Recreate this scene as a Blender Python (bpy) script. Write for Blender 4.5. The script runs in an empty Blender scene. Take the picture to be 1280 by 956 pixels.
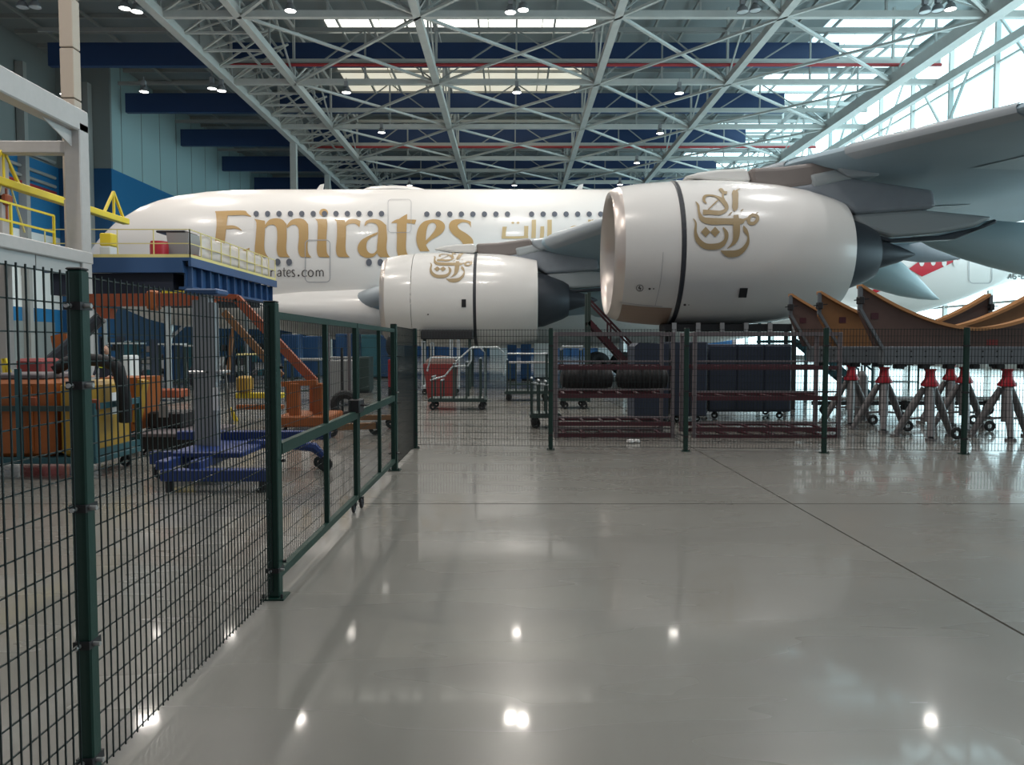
import bpy, bmesh, math, random
from mathutils import Vector, Matrix
random.seed(7)
sc = bpy.context.scene
COL = sc.collection
# ------------------------------------------------------------------ camera, world, exposure
H = 1.75; F = 950.0; PITCH = math.radians(2.77)
cam_d = bpy.data.cameras.new('camera'); cam = bpy.data.objects.new('camera', cam_d); COL.objects.link(cam)
cam.location = (0, 0, H); cam.rotation_euler = (math.pi/2 - PITCH, 0, 0)
cam_d.sensor_width = 36; cam_d.lens = F/1280*36; cam_d.clip_end = 400; cam_d.clip_start = .05
sc.camera = cam
w = bpy.data.worlds.new('world'); sc.world = w; w.use_nodes = True
w.node_tree.nodes['Background'].inputs[0].default_value = (.93, .96, 1.0, 1)
w.node_tree.nodes['Background'].inputs[1].default_value = .26
sc.view_settings.view_transform = 'Standard'; sc.view_settings.look = 'None'
sc.view_settings.gamma = 1; sc.view_settings.exposure = 0.0
sc.cycles.use_denoising = True; sc.cycles.caustics_reflective = False; sc.cycles.caustics_refractive = False
sc.cycles.max_bounces = 6; sc.cycles.glossy_bounces = 4; sc.cycles.diffuse_bounces = 3
sc.cycles.sample_clamp_indirect = 3
LAMP_W = 1750.0
def spot_light(name, loc, power, color=(1, .93, .84), parent=None, angle=150, size=.25):
    l = bpy.data.lights.new(name, 'SPOT'); l.energy = power; l.color = color
    l.spot_size = math.radians(angle); l.spot_blend = .6; l.shadow_soft_size = size
    o = bpy.data.objects.new(name, l); COL.objects.link(o)
    o.location = loc
    if parent: o.parent = parent
    return o

# ------------------------------------------------------------------ pixel helpers
FW = Vector((0, math.cos(PITCH), -math.sin(PITCH))); UP = Vector((0, math.sin(PITCH), math.cos(PITCH))); RT = Vector((1, 0, 0))
CAM = Vector((0, 0, H))
def ray(u, v): return RT*((u-640)/F) + UP*((478-v)/F) + FW
def P(u, v, Y):
    d = ray(u, v); return CAM + d*(Y/d.y)
def G(u, v, z=0.0):
    d = ray(u, v); return CAM + d*((z-H)/d.z)
def PX(u, v, X):
    d = ray(u, v); return CAM + d*(X/d.x)

# ------------------------------------------------------------------ materials
def mat(name, col, rough=.5, metal=0, emit=0, ecol=None, noise=0, nscale=5, bump=0, bscale=30, coat=0, alpha=None, spec=None, sample=True):
    m = bpy.data.materials.new(name); m.use_nodes = True; nt = m.node_tree; b = nt.nodes['Principled BSDF']
    b.inputs['Base Color'].default_value = (*col, 1); b.inputs['Roughness'].default_value = rough; b.inputs['Metallic'].default_value = metal
    if coat: b.inputs['Coat Weight'].default_value = coat; b.inputs['Coat Roughness'].default_value = .08
    if spec is not None: b.inputs['Specular IOR Level'].default_value = spec
    if emit:
        b.inputs['Emission Color'].default_value = (*(ecol or col), 1); b.inputs['Emission Strength'].default_value = emit
        if not sample: m.cycles.emission_sampling = 'NONE'
    if alpha is not None: b.inputs['Alpha'].default_value = alpha
    if noise:
        tc = nt.nodes.new('ShaderNodeTexCoord'); n = nt.nodes.new('ShaderNodeTexNoise'); n.inputs['Scale'].default_value = nscale; n.inputs['Detail'].default_value = 6
        r = nt.nodes.new('ShaderNodeMapRange'); r.inputs[1].default_value = .3; r.inputs[2].default_value = .7; r.inputs[3].default_value = 1-noise; r.inputs[4].default_value = 1+noise
        mx = nt.nodes.new('ShaderNodeVectorMath'); mx.operation = 'SCALE'; mx.inputs[0].default_value = col
        nt.links.new(tc.outputs['Object'], n.inputs['Vector']); nt.links.new(n.outputs['Fac'], r.inputs[0]); nt.links.new(r.outputs[0], mx.inputs['Scale'])
        nt.links.new(mx.outputs[0], b.inputs['Base Color'])
    if bump:
        tc2 = nt.nodes.new('ShaderNodeTexCoord'); n2 = nt.nodes.new('ShaderNodeTexNoise'); n2.inputs['Scale'].default_value = bscale
        bp = nt.nodes.new('ShaderNodeBump'); bp.inputs['Strength'].default_value = bump; bp.inputs['Distance'].default_value = .02
        nt.links.new(tc2.outputs['Object'], n2.inputs['Vector']); nt.links.new(n2.outputs['Fac'], bp.inputs['Height']); nt.links.new(bp.outputs[0], b.inputs['Normal'])
    return m
M = {}
M['white'] = mat('white_paint', (.79, .77, .75), .28, coat=.3)
M['cowl'] = mat('cowl_paint', (.74, .73, .71), .24, coat=.45)
M['lipmetal'] = mat('lip_metal', (.66, .60, .56), .28, .55)
M['liptan'] = mat('tan_liner', (.33, .24, .19), .45)
M['darkseal'] = mat('dark_seal', (.03, .035, .045), .5)
M['gold'] = mat('gold_decal', (.50, .32, .13), .35)
M['goldpale'] = mat('pale_gold_decal', (.58, .43, .22), .35)
M['emblem'] = mat('emblem_gold', (.34, .25, .13), .4)
M['black'] = mat('black_paint', (.015, .015, .018), .5)
M['blackrubber'] = mat('black_rubber', (.018, .018, .02), .75, bump=.3)
M['ink'] = mat('ink', (.06, .05, .05), .5)
M['winpane'] = mat('window_pane', (.13, .14, .17), .15)
M['outline'] = mat('seam_grey', (.40, .40, .42), .5)
M['red'] = mat('flag_red', (.55, .015, .035), .35)
M['wing'] = mat('wing_grey', (.31, .42, .49), .42, noise=.05, nscale=.6)
M['wing2'] = mat('wing_panel_grey', (.37, .47, .52), .4)
M['slat'] = mat('slat_grey', (.37, .42, .46), .33)
M['pylon'] = mat('pylon_grey', (.27, .30, .34), .45, noise=.06, nscale=2)
M['pylonlite'] = mat('pylon_light_grey', (.38, .42, .44), .4)
M['pylonbrown'] = mat('pylon_brown_grey', (.20, .175, .165), .5)
M['core'] = mat('core_cowl_dark', (.05, .06, .075), .45, .3)
M['fairing'] = mat('fairing_grey', (.42, .54, .58), .35)
M['green'] = mat('fence_green', (.002, .032, .023), .42, bump=.05)
M['wire'] = mat('fence_wire', (.008, .018, .018), .45, .2)
M['steel'] = mat('steel', (.5, .5, .5), .35, .8)
M['truss'] = mat('truss_paint', (.46, .47, .45), .5, noise=.06, nscale=1)
M['truss2'] = mat('truss_grey', (.33, .34, .33), .55)
M['deck'] = mat('roof_deck', (.25, .28, .285), .7)
M['navy'] = mat('navy_beam', (.020, .05, .14), .5)
M['redpipe'] = mat('red_pipe', (.35, .03, .035), .5)
M['skylight'] = mat('skylight', (.9, .9, .85), .5, emit=2.6, ecol=(1, .97, .86))
M['skycream'] = mat('skylight_cream', (.75, .72, .6), .5, emit=.62, ecol=(1, .94, .76))
M['skycyan'] = mat('skylight_cyan', (.7, .9, .95), .5, emit=1.35, ecol=(.68, .93, 1))
M['glaze'] = mat('translucent_panel', (.7, .85, .9), .5, emit=3.2, ecol=(.66, .93, 1))
M['glaze2'] = mat('translucent_panel_pale', (.7, .85, .9), .5, emit=1.5, ecol=(.52, .88, 1))
M['lampglow'] = mat('lamp_glow', (1, 1, 1), .5, emit=9, ecol=(1, .97, .92), sample=False)
M['lampoff'] = mat('lamp_unlit', (.45, .47, .48), .3)
M['lampbody'] = mat('lamp_body', (.3, .3, .31), .4, .5)
M['wall_teal'] = mat('wall_pale_teal', (.37, .53, .55), .7)
M['wall_blue'] = mat('wall_blue', (.015, .16, .36), .65)
M['wall_deepblue'] = mat('wall_deep_blue', (.008, .07, .18), .65)
M['wall_navy'] = mat('wall_navy', (.006, .03, .07), .6)
M['wall_grey'] = mat('wall_grey', (.22, .25, .25), .7)
M['wall_white'] = mat('wall_white', (.72, .76, .76), .6)
M['gantry'] = mat('gantry_white', (.42, .41, .41), .45, noise=.03)
M['gantrypanel'] = mat('gantry_panel', (.36, .38, .39), .5)
M['beige'] = mat('mast_beige', (.42, .36, .30), .5)
M['yellow'] = mat('rail_yellow', (.72, .55, .03), .45)
M['yellow2'] = mat('rail_pale_yellow', (.70, .62, .25), .45)
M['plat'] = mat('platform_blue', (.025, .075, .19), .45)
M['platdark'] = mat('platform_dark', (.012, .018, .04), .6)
M['orange'] = mat('orange_paint', (.36, .10, .018), .45, noise=.1, nscale=4)
M['rust'] = mat('orange_red_paint', (.30, .07, .025), .5, noise=.1, nscale=4)
M['tanky'] = mat('tank_yellow', (.42, .25, .03), .45)
M['teal'] = mat('teal_paint', (.02, .09, .11), .5)
M['blue'] = mat('stand_blue', (.008, .035, .18), .4)
M['alu'] = mat('mast_aluminium', (.30, .31, .33), .4, .5)
M['greyplastic'] = mat('grey_plastic', (.3, .31, .31), .6)
M['dkgreen'] = mat('trolley_green', (.03, .055, .05), .5)
M['tube'] = mat('trolley_tube', (.5, .56, .58), .35, .4)
M['maroon'] = mat('maroon_paint', (.065, .014, .022), .5)
M['rackgrey'] = mat('rack_grey', (.14, .12, .13), .5)
M['container'] = mat('container_navy', (.02, .03, .055), .5)
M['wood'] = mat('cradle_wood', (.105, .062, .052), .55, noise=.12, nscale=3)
M['woodtan'] = mat('cradle_ply', (.24, .115, .045), .5, noise=.12, nscale=3)  # lighter orange brown, for the middle board, struts and tow bar
M['woodedge'] = mat('cradle_edge', (.48, .23, .09), .45)
M['plate'] = mat('cradle_plate', (.17, .19, .21), .45, .3)
M['jackred'] = mat('jack_red', (.42, .015, .03), .4)
M['jackgrey'] = mat('jack_grey', (.20, .19, .195), .45)
M['pinkred'] = mat('faded_red', (.22, .03, .03), .6)
M['hivis'] = mat('hi_vis', (.6, .75, .05), .6)
M['skin'] = mat('skin', (.5, .3, .22), .5)
M['cloth'] = mat('dark_clothing', (.018, .022, .04), .8)
M['plasticfilm'] = mat('plastic_sheet', (.62, .56, .52), .35, bump=.6, bscale=3)
M['cabblue'] = mat('cabinet_blue', (.012, .065, .18), .4)
M['cabteal'] = mat('cabinet_teal', (.03, .14, .18), .4)
M['paper'] = mat('paper_white', (.8, .8, .8), .7)

# epoxy floor
def floor_mat():
    m = bpy.data.materials.new('epoxy_floor'); m.use_nodes = True; nt = m.node_tree; b = nt.nodes['Principled BSDF']
    tc = nt.nodes.new('ShaderNodeTexCoord'); n = nt.nodes.new('ShaderNodeTexNoise'); n.inputs['Scale'].default_value = .35; n.inputs['Detail'].default_value = 8
    mp = nt.nodes.new('ShaderNodeMapping'); mp.inputs['Scale'].default_value = (.35, 1.5, 1)
    n2 = nt.nodes.new('ShaderNodeTexNoise'); n2.inputs['Scale'].default_value = 1.2; n2.inputs['Detail'].default_value = 2
    r = nt.nodes.new('ShaderNodeValToRGB'); r.color_ramp.elements[0].position = .3; r.color_ramp.elements[0].color = (.178, .174, .157, 1)
    r.color_ramp.elements[1].position = .72; r.color_ramp.elements[1].color = (.236, .231, .211, 1)
    # roughness varies in soft patches stretched along X
    r2 = nt.nodes.new('ShaderNodeMapRange'); r2.inputs[1].default_value = 0; r2.inputs[2].default_value = 1; r2.inputs[3].default_value = .22; r2.inputs[4].default_value = .32
    nt.links.new(tc.outputs['Object'], n.inputs['Vector']); nt.links.new(tc.outputs['Object'], mp.inputs[0]); nt.links.new(mp.outputs[0], n2.inputs['Vector'])
    nt.links.new(n.outputs['Fac'], r.inputs[0]); nt.links.new(r.outputs[0], b.inputs['Base Color'])
    nt.links.new(n2.outputs['Fac'], r2.inputs[0]); nt.links.new(r2.outputs[0], b.inputs['Roughness'])
    b.inputs['Coat Weight'].default_value = .42; b.inputs['Coat Roughness'].default_value = .055; b.inputs['Specular IOR Level'].default_value = .3
    return m
M['floor'] = floor_mat()
M['joint'] = mat('joint_dark', (.05, .05, .05), .8)

# ------------------------------------------------------------------ mesh builder
class MB:
    def __init__(s): s.v = []; s.f = []
    def add(s, vs, fs):
        n = len(s.v); s.v += [tuple(x) for x in vs]; s.f += [tuple(i+n for i in f) for f in fs]; return s
    def box(s, x0, y0, z0, x1, y1, z1):
        if x0 > x1: x0, x1 = x1, x0
        if y0 > y1: y0, y1 = y1, y0
        if z0 > z1: z0, z1 = z1, z0
        return s.add([(x0,y0,z0),(x1,y0,z0),(x1,y1,z0),(x0,y1,z0),(x0,y0,z1),(x1,y0,z1),(x1,y1,z1),(x0,y1,z1)],
                     [(0,3,2,1),(4,5,6,7),(0,1,5,4),(1,2,6,5),(2,3,7,6),(3,0,4,7)])
    def cbox(s, c, sx, sy, sz): return s.box(c[0]-sx/2, c[1]-sy/2, c[2]-sz/2, c[0]+sx/2, c[1]+sy/2, c[2]+sz/2)
    def bbox(s, x0, y0, z0, x1, y1, z1, b=.02):  # bevelled box
        if x0 > x1: x0, x1 = x1, x0
        if y0 > y1: y0, y1 = y1, y0
        if z0 > z1: z0, z1 = z1, z0
        b = min(b, (x1-x0)/2.1, (y1-y0)/2.1, (z1-z0)/2.1)
        ring = []
        def prof(x0, y0, x1, y1, z): return [(x0+b,y0,z),(x1-b,y0,z),(x1,y0+b,z),(x1,y1-b,z),(x1-b,y1,z),(x0+b,y1,z),(x0,y1-b,z),(x0,y0+b,z)]
        vs = prof(x0+b, y0+b, x1-b, y1-b, z0)+prof(x0,y0,x1,y1,z0+b)+prof(x0,y0,x1,y1,z1-b)+prof(x0+b,y0+b,x1-b,y1-b,z1)
        fs = [tuple(range(7,-1,-1)), tuple(range(24,32))]
        for k in range(3):
            for i in range(8): fs.append((k*8+i, k*8+(i+1)%8, (k+1)*8+(i+1)%8, (k+1)*8+i))
        return s.add(vs, fs)
    def bar(s, a, b, wd, ht=None, up=(0,0,1)):
        a = Vector(a); b = Vector(b); ht = ht or wd; d = (b-a)
        if d.length < 1e-6: return s
        d.normalize(); u = Vector(up)
        if abs(d.dot(u)) > .98: u = Vector((0,1,0))
        r = d.cross(u).normalized(); u = r.cross(d).normalized()
        vs = [p + r*sx*wd/2 + u*sz*ht/2 for p in (a, b) for sx, sz in ((-1,-1),(1,-1),(1,1),(-1,1))]
        return s.add(vs, [(0,3,2,1),(4,5,6,7),(0,1,5,4),(1,2,6,5),(2,3,7,6),(3,0,4,7)])
    def tube(s, pts, r, n=8, caps=True):
        pts = [Vector(p) for p in pts]; rs = r if isinstance(r, (list, tuple)) else [r]*len(pts)
        base = len(s.v); prev = None
        for i, p in enumerate(pts):
            if i == 0: d = pts[1]-p
            elif i == len(pts)-1: d = p-pts[i-1]
            else: d = (pts[i+1]-p).normalized()+(p-pts[i-1]).normalized()
            d.normalize()
            if prev is None:
                u = Vector((0,0,1)) if abs(d.z) < .9 else Vector((1,0,0))
            else: u = prev
            a = d.cross(u).normalized(); u = a.cross(d).normalized(); prev = u
            for k in range(n):
                t = 2*math.pi*k/n; s.v.append(tuple(p + a*math.cos(t)*rs[i] + u*math.sin(t)*rs[i]))
        for i in range(len(pts)-1):
            for k in range(n):
                s.f.append((base+i*n+k, base+i*n+(k+1)%n, base+(i+1)*n+(k+1)%n, base+(i+1)*n+k))
        if caps:
            s.f.append(tuple(base+k for k in range(n-1,-1,-1))); s.f.append(tuple(base+(len(pts)-1)*n+k for k in range(n)))
        return s
    def cyl(s, a, b, r, n=16): return s.tube([a, b], r, n)
    def lathe(s, prof, n=48, axis='X', o=(0,0,0), close=False, a0=0, a1=2*math.pi):
        base = len(s.v); full = abs(a1-a0-2*math.pi) < 1e-6; m = n if full else n+1
        for (h, r) in prof:
            for k in range(m):
                t = a0+(a1-a0)*k/n
                c, q = math.cos(t)*r, math.sin(t)*r
                if axis == 'X': s.v.append((o[0]+h, o[1]+c, o[2]+q))
                elif axis == 'Z': s.v.append((o[0]+c, o[1]+q, o[2]+h))
                else: s.v.append((o[0]+q, o[1]+h, o[2]+c))
        for i in range(len(prof)-1):
            for k in range(n):
                k2 = (k+1) % m
                s.f.append((base+i*m+k, base+i*m+k2, base+(i+1)*m+k2, base+(i+1)*m+k))
        return s
    def prism(s, pts, d):   # polygon (3d pts) extruded by vector d
        pts = [Vector(p) for p in pts]; d = Vector(d); n = len(pts)
        return s.add(pts+[p+d for p in pts], [tuple(range(n-1,-1,-1)), tuple(range(n,2*n))]+[(i,(i+1)%n,n+(i+1)%n,n+i) for i in range(n)])
    def sphere(s, c, rx, ry=None, rz=None, nu=12, nv=8):
        ry = ry or rx; rz = rz or rx; base = len(s.v)
        for j in range(nv+1):
            ph = math.pi*j/nv
            for i in range(nu):
                t = 2*math.pi*i/nu
                s.v.append((c[0]+rx*math.sin(ph)*math.cos(t), c[1]+ry*math.sin(ph)*math.sin(t), c[2]+rz*math.cos(ph)))
        for j in range(nv):
            for i in range(nu):
                s.f.append((base+j*nu+i, base+(j+1)*nu+i, base+(j+1)*nu+(i+1)%nu, base+j*nu+(i+1)%nu))
        return s
    def torus(s, c, R, r, axis='X', nu=20, nv=8):
        base = len(s.v)
        for i in range(nu):
            t = 2*math.pi*i/nu
            for j in range(nv):
                q = 2*math.pi*j/nv; rr = R+r*math.cos(q); h = r*math.sin(q)
                a, b = rr*math.cos(t), rr*math.sin(t)
                p = {'X': (h,a,b), 'Y': (a,h,b), 'Z': (a,b,h)}[axis]
                s.v.append((c[0]+p[0], c[1]+p[1], c[2]+p[2]))
        for i in range(nu):
            for j in range(nv):
                s.f.append((base+i*nv+j, base+((i+1)%nu)*nv+j, base+((i+1)%nu)*nv+(j+1)%nv, base+i*nv+(j+1)%nv))
        return s
def wloc(o):
    p = Vector((0,0,0))
    while o: p += Vector(o.location); o = o.parent
    return p
def obj(name, mb, m, parent=None, smooth=False, kind=None, label=None, recalc=True):
    off = wloc(parent)
    me = bpy.data.meshes.new(name)
    me.from_pydata([(x-off.x, y-off.y, z-off.z) for x, y, z in mb.v], [], mb.f)
    if recalc:
        bm = bmesh.new(); bm.from_mesh(me)
        bmesh.ops.remove_doubles(bm, verts=bm.verts, dist=1e-5) if len(bm.verts) < 20000 and smooth else None
        bmesh.ops.recalc_face_normals(bm, faces=bm.faces); bm.to_mesh(me); bm.free()
    if smooth:
        for p in me.polygons: p.use_smooth = True
        if smooth != 'full':
            try: me.set_sharp_from_angle(angle=math.radians(40))
            except Exception: pass
    me.materials.append(M[m] if isinstance(m, str) else m)
    o = bpy.data.objects.new(name, me); COL.objects.link(o)
    if parent: o.parent = parent
    if kind: o['kind'] = kind
    if label: o['label'] = label
    return o
def tag(o, label, cat, group=None):
    o['label'] = label; o['category'] = cat
    if group: o['group'] = group
    return o
def thing(name, label, cat, loc=(0,0,0), group=None, rot=0):
    o = bpy.data.objects.new(name, None); COL.objects.link(o); o.location = loc; o.rotation_euler = (0,0,rot)
    o.empty_display_size = .2
    return tag(o, label, cat, group)
def dup(root, loc=None, label=None, rot=None, group=None):
    r = root.copy(); COL.objects.link(r)
    if loc is not None: r.location = loc
    if rot is not None: r.rotation_euler = (0,0,rot)
    if label: r['label'] = label
    if group: r['group'] = group
    for ch in list(root.children):
        c = ch.copy(); COL.objects.link(c); c.parent = r
        for g in ch.children:
            d = g.copy(); COL.objects.link(d); d.parent = c
    return r
def struct(name, mb, m, parent=None, **k):
    o = obj(name, mb, m, parent, **k)
    if parent is None: o['kind'] = 'structure'
    return o
# ribbons ---------------------------------------------------------------------
def cr(pts, t):       # catmull-rom through points
    n = len(pts)-1; x = t*n; i = min(int(x), n-1); f = x-i
    p0, p1, p2, p3 = pts[max(i-1,0)], pts[i], pts[i+1], pts[min(i+2,n)]
    return tuple(.5*((2*b)+(-a+c)*f+(2*a-5*b+4*c-d)*f*f+(-a+3*b-3*c+d)*f**3) for a, b, c, d in zip(p0, p1, p2, p3))
def strip(mb, L, R, surf, na=None, nb=2, closed=False):
    na = na or 4*(max(len(L), len(R))-1); base = len(mb.v)
    for i in range(na+1):
        a = cr(L, i/na); b = cr(R, i/na)
        for j in range(nb+1):
            t = j/nb; mb.v.append(tuple(surf(a[0]*(1-t)+b[0]*t, a[1]*(1-t)+b[1]*t)))
    for i in range(na):
        for j in range(nb):
            q = base+i*(nb+1)+j; mb.f.append((q, q+1, q+nb+2, q+nb+1))
def stroke(mb, path, surf, k=1.0, nb=1):   # path of (x, y, w)
    n = 4*(len(path)-1); L = []; R = []
    if n <= 0: return
    pts = [cr(path, i/n) for i in range(n+1)] if len(path) > 2 else [tuple(a+(b-a)*i/4 for a, b in zip(path[0], path[1])) for i in range(5)]
    for i, p in enumerate(pts):
        a = pts[max(i-1,0)]; b = pts[min(i+1,len(pts)-1)]
        dx, dy = b[0]-a[0], b[1]-a[1]; l = math.hypot(dx, dy) or 1; w_ = max(p[2], .2)*k/2
        L.append((p[0]-dy/l*w_, p[1]+dx/l*w_)); R.append((p[0]+dy/l*w_, p[1]-dx/l*w_))
    base = len(mb.v)
    for a, b in zip(L, R):
        for j in range(nb+1):
            t = j/nb; mb.v.append(tuple(surf(a[0]*(1-t)+b[0]*t, a[1]*(1-t)+b[1]*t)))
    for i in range(len(L)-1):
        for j in range(nb):
            q = base+i*(nb+1)+j; mb.f.append((q, q+1, q+nb+2, q+nb+1))
def disc(mb, cx, cy, rx, ry, surf, n=16):
    base = len(mb.v); mb.v.append(tuple(surf(cx, cy)))
    for i in range(n):
        t = 2*math.pi*i/n; mb.v.append(tuple(surf(cx+rx*math.cos(t), cy+ry*math.sin(t))))
    for i in range(n): mb.f.append((base, base+1+i, base+1+(i+1)%n))
def rrect(mb, x0, y0, x1, y1, r, w_, surf):   # rounded outline
    pts = []
    for cx, cy, a in ((x1-r,y0+r,-90),(x1-r,y1-r,0),(x0+r,y1-r,90),(x0+r,y0+r,180)):
        for k in range(5):
            t = math.radians(a+k*22.5); pts.append((cx+r*math.cos(t), cy+r*math.sin(t)))
    full = []
    for i in range(len(pts)):
        a, b = pts[i], pts[(i+1)%len(pts)]; n = max(1, int(math.hypot(b[0]-a[0], b[1]-a[1])/5))
        for k in range(n): full.append((a[0]+(b[0]-a[0])*k/n, a[1]+(b[1]-a[1])*k/n))
    base = len(mb.v); cx, cy = (x0+x1)/2, (y0+y1)/2; n = len(full)
    for i, p in enumerate(full):
        a = full[i-1]; b = full[(i+1)%n]; dx, dy = b[0]-a[0], b[1]-a[1]; l = math.hypot(dx, dy)
        nx, ny = -dy/l*w_/2, dx/l*w_/2
        mb.v.append(tuple(surf(p[0]+nx, p[1]+ny))); mb.v.append(tuple(surf(p[0]-nx, p[1]-ny)))
    for i in range(n): mb.f.append((base+2*i, base+2*i+1, base+2*((i+1)%n)+1, base+2*((i+1)%n)))

# ================================================================== SETTING
X0 = -1.65; JX = 3.1; JY = 8.35
flo = struct('floor', MB().box(-46,-6,-.4,45,125,-.12), 'joint')
xs = [-45, -32.9, -20.9, -8.9, JX, 15.1, 27.1, 44]; ys = [-6, JY, 20.35, 32.35, 44.35, 60, 80, 100, 124]
for i in range(len(xs)-1):
    for j in range(len(ys)-1):
        g = .011 if j < 3 else .015
        obj('floor_slab', MB().box(xs[i]+g, ys[j]+g, -.12, xs[i+1]-g, ys[j+1]-g, 0), 'floor', flo)
# --- walls
wl = struct('wall_left', MB().box(-37.9,72.3,0,-37.5,125,29), 'wall_teal')
obj('blue_band', MB().box(-37.5,71.95,7,-37.44,125,18.3), 'wall_blue', wl)
obj('lower_band', MB().box(-37.5,71.95,0,-37.43,125,7), 'wall_navy', wl)
for y in range(74, 124, 4): obj('panel_seam', MB().box(-37.5,y,18.3,-37.47,y+.06,28.5), 'wall_grey', wl)
wsx = struct('wall_left_return', MB().box(-43,72,0,-37.5,72.3,29), 'wall_grey')
obj('blue_band', MB().box(-42.6,71.92,0,-37.5,72,18.3), 'wall_deepblue', wsx)
obj('steel_column', MB().box(-39.6,71.2,0,-39.1,71.9,26), 'truss2', wsx)
wln = struct('wall_left_near', MB().box(-43,14,0,-42.5,72,29), 'wall_grey')
obj('white_band', MB().box(-42.5,14,7.6,-42.42,72,11.8), 'wall_white', wln)
obj('lower_white_band', MB().box(-42.5,14,5.1,-42.38,72,7.8), 'wall_white', wln)
obj('blue_band', MB().box(-42.5,14,11.8,-42.4,72,18.3), 'wall_blue', wln)
obj('lower_blue_band', MB().box(-42.5,14,0,-42.4,72,5.1), 'wall_blue', wln)
obj('roller_door', MB().box(-42.4,60.5,0,-42.3,70.5,3.9), 'wall_grey', wln)
for k, z in enumerate((15.8, 16.4, 17.2, 18.6)):
    obj('wall_pipe', MB().cyl((-42.2,20,z), (-42.2,71,z), .16, 8), ('redpipe' if k == 0 else 'truss2'), wln)
for y in (46, 58, 66): obj('steel_column', MB().box(-42.4,y,0,-41.7,y+.5,26), 'truss2', wln)
wb = struct('wall_back', MB().box(-43,124.4,0,36,125,29), 'wall_deepblue')
obj('blue_band', MB().box(-37,124.2,0,36,124.4,7), 'wall_deepblue', wb)
for k in range(14):
    obj('door_leaf', MB().box(-30+k*4.4,124.0,0,-30+k*4.4+3.6,124.2,4.6), ('gantrypanel' if k % 4 == 2 else 'cabblue'), wb)
# right side: hangar door wall of translucent panels
wr = struct('wall_right', MB().box(36.4,4,0,36.8,124,.5).box(36.4,4,27.4,36.8,124,29), 'truss2')
ny = 20  # bays nearest the viewer are unseen, added to brighten the wing underside
for i in range(ny):
    ya = 4+i*6.0
    for j in range(6):
        za = .5+j*4.48
        obj('glazing_panel', MB().box(36.5,ya+.1,za+.06,36.6,ya+5.9,za+4.42), ('glaze' if random.random() < .72 or j == 0 else 'glaze2'), wr)
    obj('mullion', MB().box(36.15,ya-.12,0,36.6,ya+.12,27.4), 'truss', wr)
    if i % 2 == 0: obj('wall_brace', MB().bar((35.9,ya,19.4),(35.9,ya+6,27),.16).bar((35.9,ya+6,27),(35.9,ya+12,19.4),.16), 'truss', wr)
for j in range(1, 6): obj('wall_rail', MB().box(36.3,4,.5+j*4.48-.08,36.6,124,.5+j*4.48+.08), 'truss', wr)

# --- roof
ZC = 22.3; ZT = 26.3; ZD = 28.2
ceil = struct('ceiling', MB().box(-42.5,36,ZD+.2,36.8,124.4,ZD+.5), 'deck')
LX = [-21.9, -17.0, -5.9, 6.6, 16.8, 29.7]; LW = [.55, .5, .5, .5, .5, .85]
YN = [36.2+12.1*k for k in range(8)]         # nodes
def skyl(x0, x1, y0, y1, m, z=ZD+.1, n=6):
    for i in range(n):
        a = x0+(x1-x0)*i/n; b = x0+(x1-x0)*(i+1)/n
        obj('skylight_panel', MB().box(a+.06,y0,z,b-.06,y1,z+.08), m, ceil)
skyl(-15.4, 7.0, 63.5, 65.6, 'skylight', n=5)
skyl(-16.8, 7.4, 71.5, 87, 'skycream', n=5)
skyl(23, 36, 50, 57, 'glaze', n=3); skyl(26, 36, 62, 74, 'skycyan', n=3); skyl(25, 36, 76, 88, 'glaze', n=3); skyl(24, 36, 92, 104, 'skycyan', n=3); skyl(24, 36, 106, 118, 'glaze', n=3)
# deck ribs
for y in [38+3.05*k for k in range(28)]:
    for (a, b) in ((-42,-21.9), (-21.9,6.6), (6.6,36)):
        obj('roof_purlin', MB().box(a+.05,y,ZD-.12,b-.05,y+.22,ZD+.2), 'truss2', ceil)
for x in (-39,-34,-29,-25,-19.4,-14.2,-11.5,-8.7,-2.8,.3,3.4,9.1,11.7,14.2,20,23.2,26.4,33):
    obj('roof_rafter', MB().box(x,36,ZD-.35,x+.16,124,ZD-.13), 'truss2', ceil)
for X, W in zip(LX, LW):
    obj('main_chord', MB().box(X-W/2,36,ZC-W*.5,X+W/2,121,ZC+W*.5), 'truss', ceil)
    obj('top_chord', MB().box(X-.16,36,ZT-.16,X+.16,121,ZT+.16), 'truss2', ceil)
    for k in range(7):
        ya, yb = YN[k], YN[k+1]; ym = (ya+yb)/2
        obj('web_brace', MB().bar((X,ya,ZC+.2),(X,ym,ZT-.1),.12), 'truss', ceil)
        obj('web_brace', MB().bar((X,ym,ZT-.1),(X,yb,ZC+.2),.12), 'truss', ceil)
        obj('web_post', MB().bar((X,ym,ZC+.2),(X,ym,ZT-.1),.14), 'truss2', ceil)
        obj('web_post', MB().bar((X,ya,ZC+.2),(X,ya,ZD-.2),.18), 'truss', ceil)
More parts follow.
